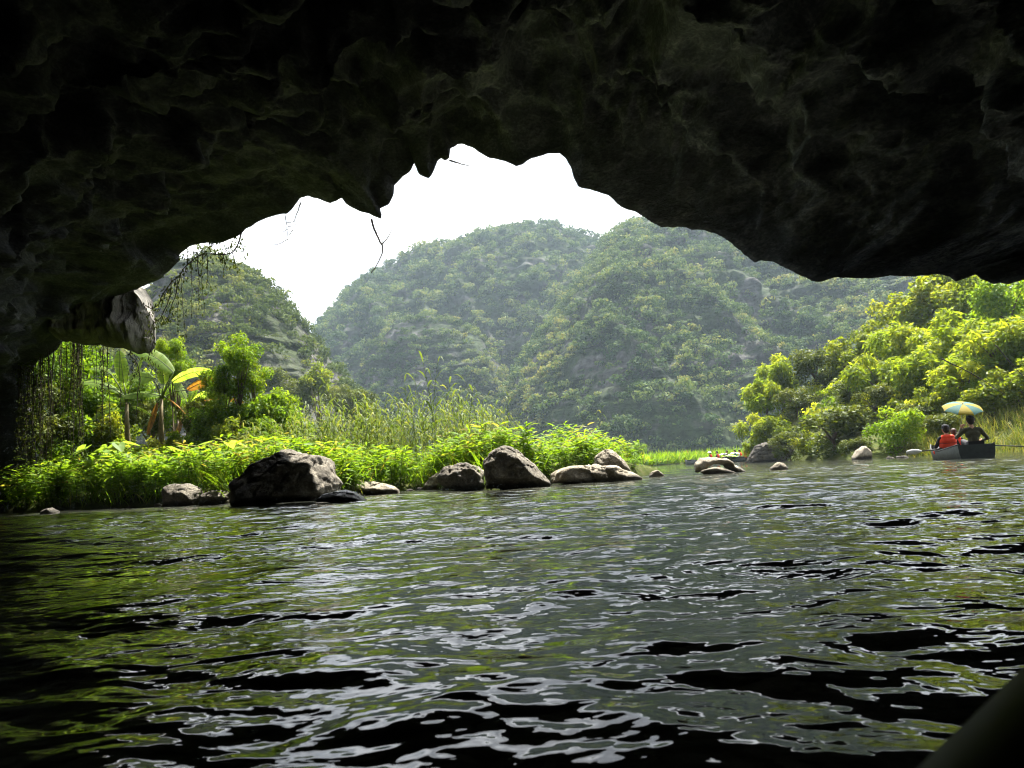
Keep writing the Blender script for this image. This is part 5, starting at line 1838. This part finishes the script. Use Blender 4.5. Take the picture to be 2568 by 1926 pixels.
def umbrella(label, apex, hand, R, mats, depth=0.26, name='umbrella', group=None, off=0.0):
    """open umbrella: eight cloth panels, ribs, shaft from hand to apex"""
    apex, hand = np.asarray(apex, float), np.asarray(hand, float)
    ax = apex - hand
    L_ = np.linalg.norm(ax)
    ax /= L_
    s = np.cross(ax, [0, 1.0, 0]); s /= np.linalg.norm(s)
    u = np.cross(s, ax)
    o = thing(name, label, 'umbrella', hand, 0, group)
    MB().tube([np.zeros(3) - ax * 0.12, ax * (L_ + 0.04)], 0.008, 6).build('shaft', M_metal, o)
    capm = MB()
    capsule(capm, -ax * 0.13, -ax * 0.03, 0.016, 0.016, 8)
    capm.build('handle', M_black, o, True)

    def pt(a, t, inner=1.0):
        r_ = R * math.sin(t * 1.25) / math.sin(1.25)
        z_ = -depth * R / 0.62 * (1 - math.cos(t * 1.25)) / (1 - math.cos(1.25)) * 0.95
        return ax * (L_ + z_) + (math.cos(a) * s + math.sin(a) * u) * r_ * inner
    for k in range(8):
        a0, a1 = k * math.pi / 4 + off, (k + 1) * math.pi / 4 + off
        rows = []
        for t in np.linspace(0.03, 1, 7):
            p0, p1 = pt(a0, t), pt(a1, t)
            rows.append([p0 * (1 - q) + p1 * q + (ax * -0.0 + 0) for q in np.linspace(0, 1, 5)])
        g = np.array(rows)
        # cloth hollow between ribs at the hem
        for i in range(7):
            for j in range(5):
                g[i, j] += ax * 0.03 * math.sin(math.pi * j / 4) * (i / 6) ** 2
        gi = g - ax * 0.004
        mb = MB()
        nn = 35
        mb.add(np.concatenate([g.reshape(-1, 3), gi.reshape(-1, 3)]), [tuple(q) for q in grid_faces(7, 5)] + [tuple(q + nn) for q in grid_faces(7, 5)[:, ::-1]])
        mb.build('canopy_panel', mats[k % len(mats)], o, True)
        rp = [pt(a0, t) - ax * 0.008 for t in np.linspace(0.03, 1, 7)]
        MB().tube(rp, 0.003, 4).build('rib', M_metal, o)
    return o


# the rowing boat near the right edge
p0 = onwater(2452, 1150)
BOAT = thing('rowing_boat', 'grey-green rowing boat with dark square stern carrying three people', 'boat', (p0[0], p0[1], 0.0), R_(-17))
ys, bb, sh = boat_parts(BOAT, 4.2, M_hull, M_transom, 0.62, 0.42, 0.25)
for sx, yy in ((-1, 1.9), (1, 1.15)):
    mb = MB()
    hw, hz = np.interp(yy, ys, bb), np.interp(yy, ys, sh)
    mb.tube([(sx * (hw - 0.02), yy, hz), (sx * (hw - 0.02), yy, hz + 0.09)], 0.012, 6)
    mb.build('rowlock', M_rim, BOAT)
MB().box((0.2, 0.72, 0.30), (0.42, 0.05, 0.42)).box((0.2, 0.93, 0.27), (0.42, 0.42, 0.04)).box((0.2, 0.9, 0.06), (0.36, 0.3, 0.38)).build('chair', M_black, BOAT)
lock_l = xf(BOAT, (-(np.interp(1.9, ys, bb) - 0.02), 1.9, np.interp(1.9, ys, sh) + 0.07))
lock_r = xf(BOAT, ((np.interp(1.15, ys, bb) - 0.02), 1.15, np.interp(1.15, ys, sh) + 0.07))
oar('left oar with pale blade held out over the water', lock_l + (lock_l - at(2273, 1135, lock_l[1] - 0.2)) * 0.28, lock_l, at(2273, 1135, lock_l[1] - 0.2))
oar('right oar reaching out of the picture beside the rowing boat', lock_r + (lock_r - at(2640, 1122, lock_r[1])) * 0.2, lock_r, at(2640, 1122, lock_r[1]))
RZ = R_(-17)
person('person in orange-red life vest and black cap with back to the viewer', xf(BOAT, (-0.24, 2.05, 0.11)), RZ + 0.15, M_black, M_grey, 0.010, M_red, ('cap', M_black), M_hair, scale=1.18)
person('person with brown hair half hidden beside the red life vest', xf(BOAT, (0.06, 2.5, 0.14)), RZ - 0.2, M_black, M_grey, 0.011, M_red, None, M_brownhair, long_hair=True)
person('person in dark khaki shirt on a chair holding the umbrella', xf(BOAT, (0.2, 0.95, 0.29)), RZ, M_khaki, M_grey, 0.010, None, ('cap', M_black), M_hair, lhand=(-0.19, 0.25, 0.52), rhand=(0.27, 0.28, 0.2), scale=1.2)
P3 = xf(BOAT, (0.2, 0.95, 0.29))
hand3 = xf(BOAT, (0.2 - 0.21, 0.95 + 0.39, 0.29 + 0.68))
umbrella('yellow and teal umbrella held over the rowing boat', at(2414, 1013, hand3[1] - 0.32), hand3, 0.57, [M_teal, M_yel], 0.19, off=0.75)
o = link('folded_life_vest', fuse('folded_life_vest', [((-0.2, 0, 0.06), (0.16, 0.02, 0.05), 0.07, 0.06), ((-0.15, 0.1, 0.1), (0.18, 0.12, 0.08), 0.06, 0.07), ((-0.1, 0.0, 0.13), (0.1, 0.08, 0.15), 0.05, 0.045)], 0.012, 3), M_red, None, xf(BOAT, (-0.36, 2.5, 0.16)))
tag(o, 'orange life vest lying on the edge of the rowing boat', 'life vest')

# the far boats
FB = []
for px, py, lab, rz in ((1876, 1158, 'far rowing boat with people in orange vests, right of the hollowed rock', 42), (1792, 1158, 'far rowing boat hidden behind the hollowed rock', 12)):
    q = onwater(px, py)
    k = 61 / q[1]
    q = np.array([at(px, py, 61)[0], 61 + (2.5 if px < 1800 else 0), 0])
    b_ = thing('rowing_boat', lab, 'boat', q, R_(rz), 'far boats')
    boat_parts(b_, 3.6, M_hull, M_transom, 0.6, 0.36, 0.24)
    FB.append(b_)
for px, Y, lab, shirt, vest, hat in [
    (1783, 63.5, 'far person in orange vest and white hat, left end', M_black, M_red, ('hat', M_white)), (1801, 63.3, 'far person in orange vest above the hollowed rock', M_black, M_red, None),
    (1826, 61.5, 'far person in black under the yellow-green umbrella', M_black, None, None), (1846, 61.3, 'far person in teal under the white umbrella', M_teal, None, None),
    (1858, 61.1, 'far person in orange vest, second from the right', M_white, M_red, None), (1869, 60.9, 'far person in orange vest, right end', M_lime, M_red, None)]:
    q = at(px, 1150, Y); q[2] = 0.22
    person(lab, q, R_(60), shirt, M_grey, 0.024, vest, hat, scale=0.95, group='people in the far boats')
for px, py, Y, R, mt, lab in [(1818, 1137, 62.5, 0.5, [M_grey, M_white], 'grey and white umbrella in the far boat'), (1833, 1140, 61.2, 0.5, [M_lime], 'yellow-green umbrella in the far boat'), (1843, 1134, 61.8, 0.42, [M_white], 'far white umbrella, the highest of three')]:
    ap = at(px, py, Y)
    umbrella(lab, ap, ap - np.array([0.05, 0, 0.55]), R, mt, 0.22, group='umbrellas in the far boats')

# the boat the picture is taken from: only its rim shows in the lower right corner
A_ = onwater(2255, 1926, 0.30)
B_ = onwater(2568, 1632, 0.30)
dv = B_ - A_
ang = math.atan2(dv[1], dv[0]) - math.pi / 2
OWN = thing('rowing_boat', "dark rim of the viewer's own boat in the lower right corner", 'boat', (0, 0, 0), ang)
boat_parts(OWN, 4.4, M_transom, M_transom, 0.6, 0.36, 0.27)
c_, s_ = math.cos(ang), math.sin(ang)
loc = (A_ + B_) / 2
lx, ly = 0.615, -1.3
OWN.location = (loc[0] + c_ * lx - s_ * ly, loc[1] + s_ * lx + c_ * ly, 0.0)

# ------------------------------------------------------------------ haze over the valley
mm, nt, p = mat_new('valley_haze')
nt.nodes.remove(p)
pv = nt.nodes.new('ShaderNodeVolumePrincipled')
pv.inputs['Color'].default_value = (0.66, 0.83, 1.0, 1)
pv.inputs['Density'].default_value = 0.00033
pv.inputs['Anisotropy'].default_value = 0.3
nt.links.new(pv.outputs[0], nt.nodes['Material Output'].inputs['Volume'])
mb = MB()
mb.box((0, 0, 70), (2700, 2700, 150))
hz = mb.build('haze', mm)
hz['kind'] = 'stuff'
hz['label'] = 'thin bluish haze over the valley'
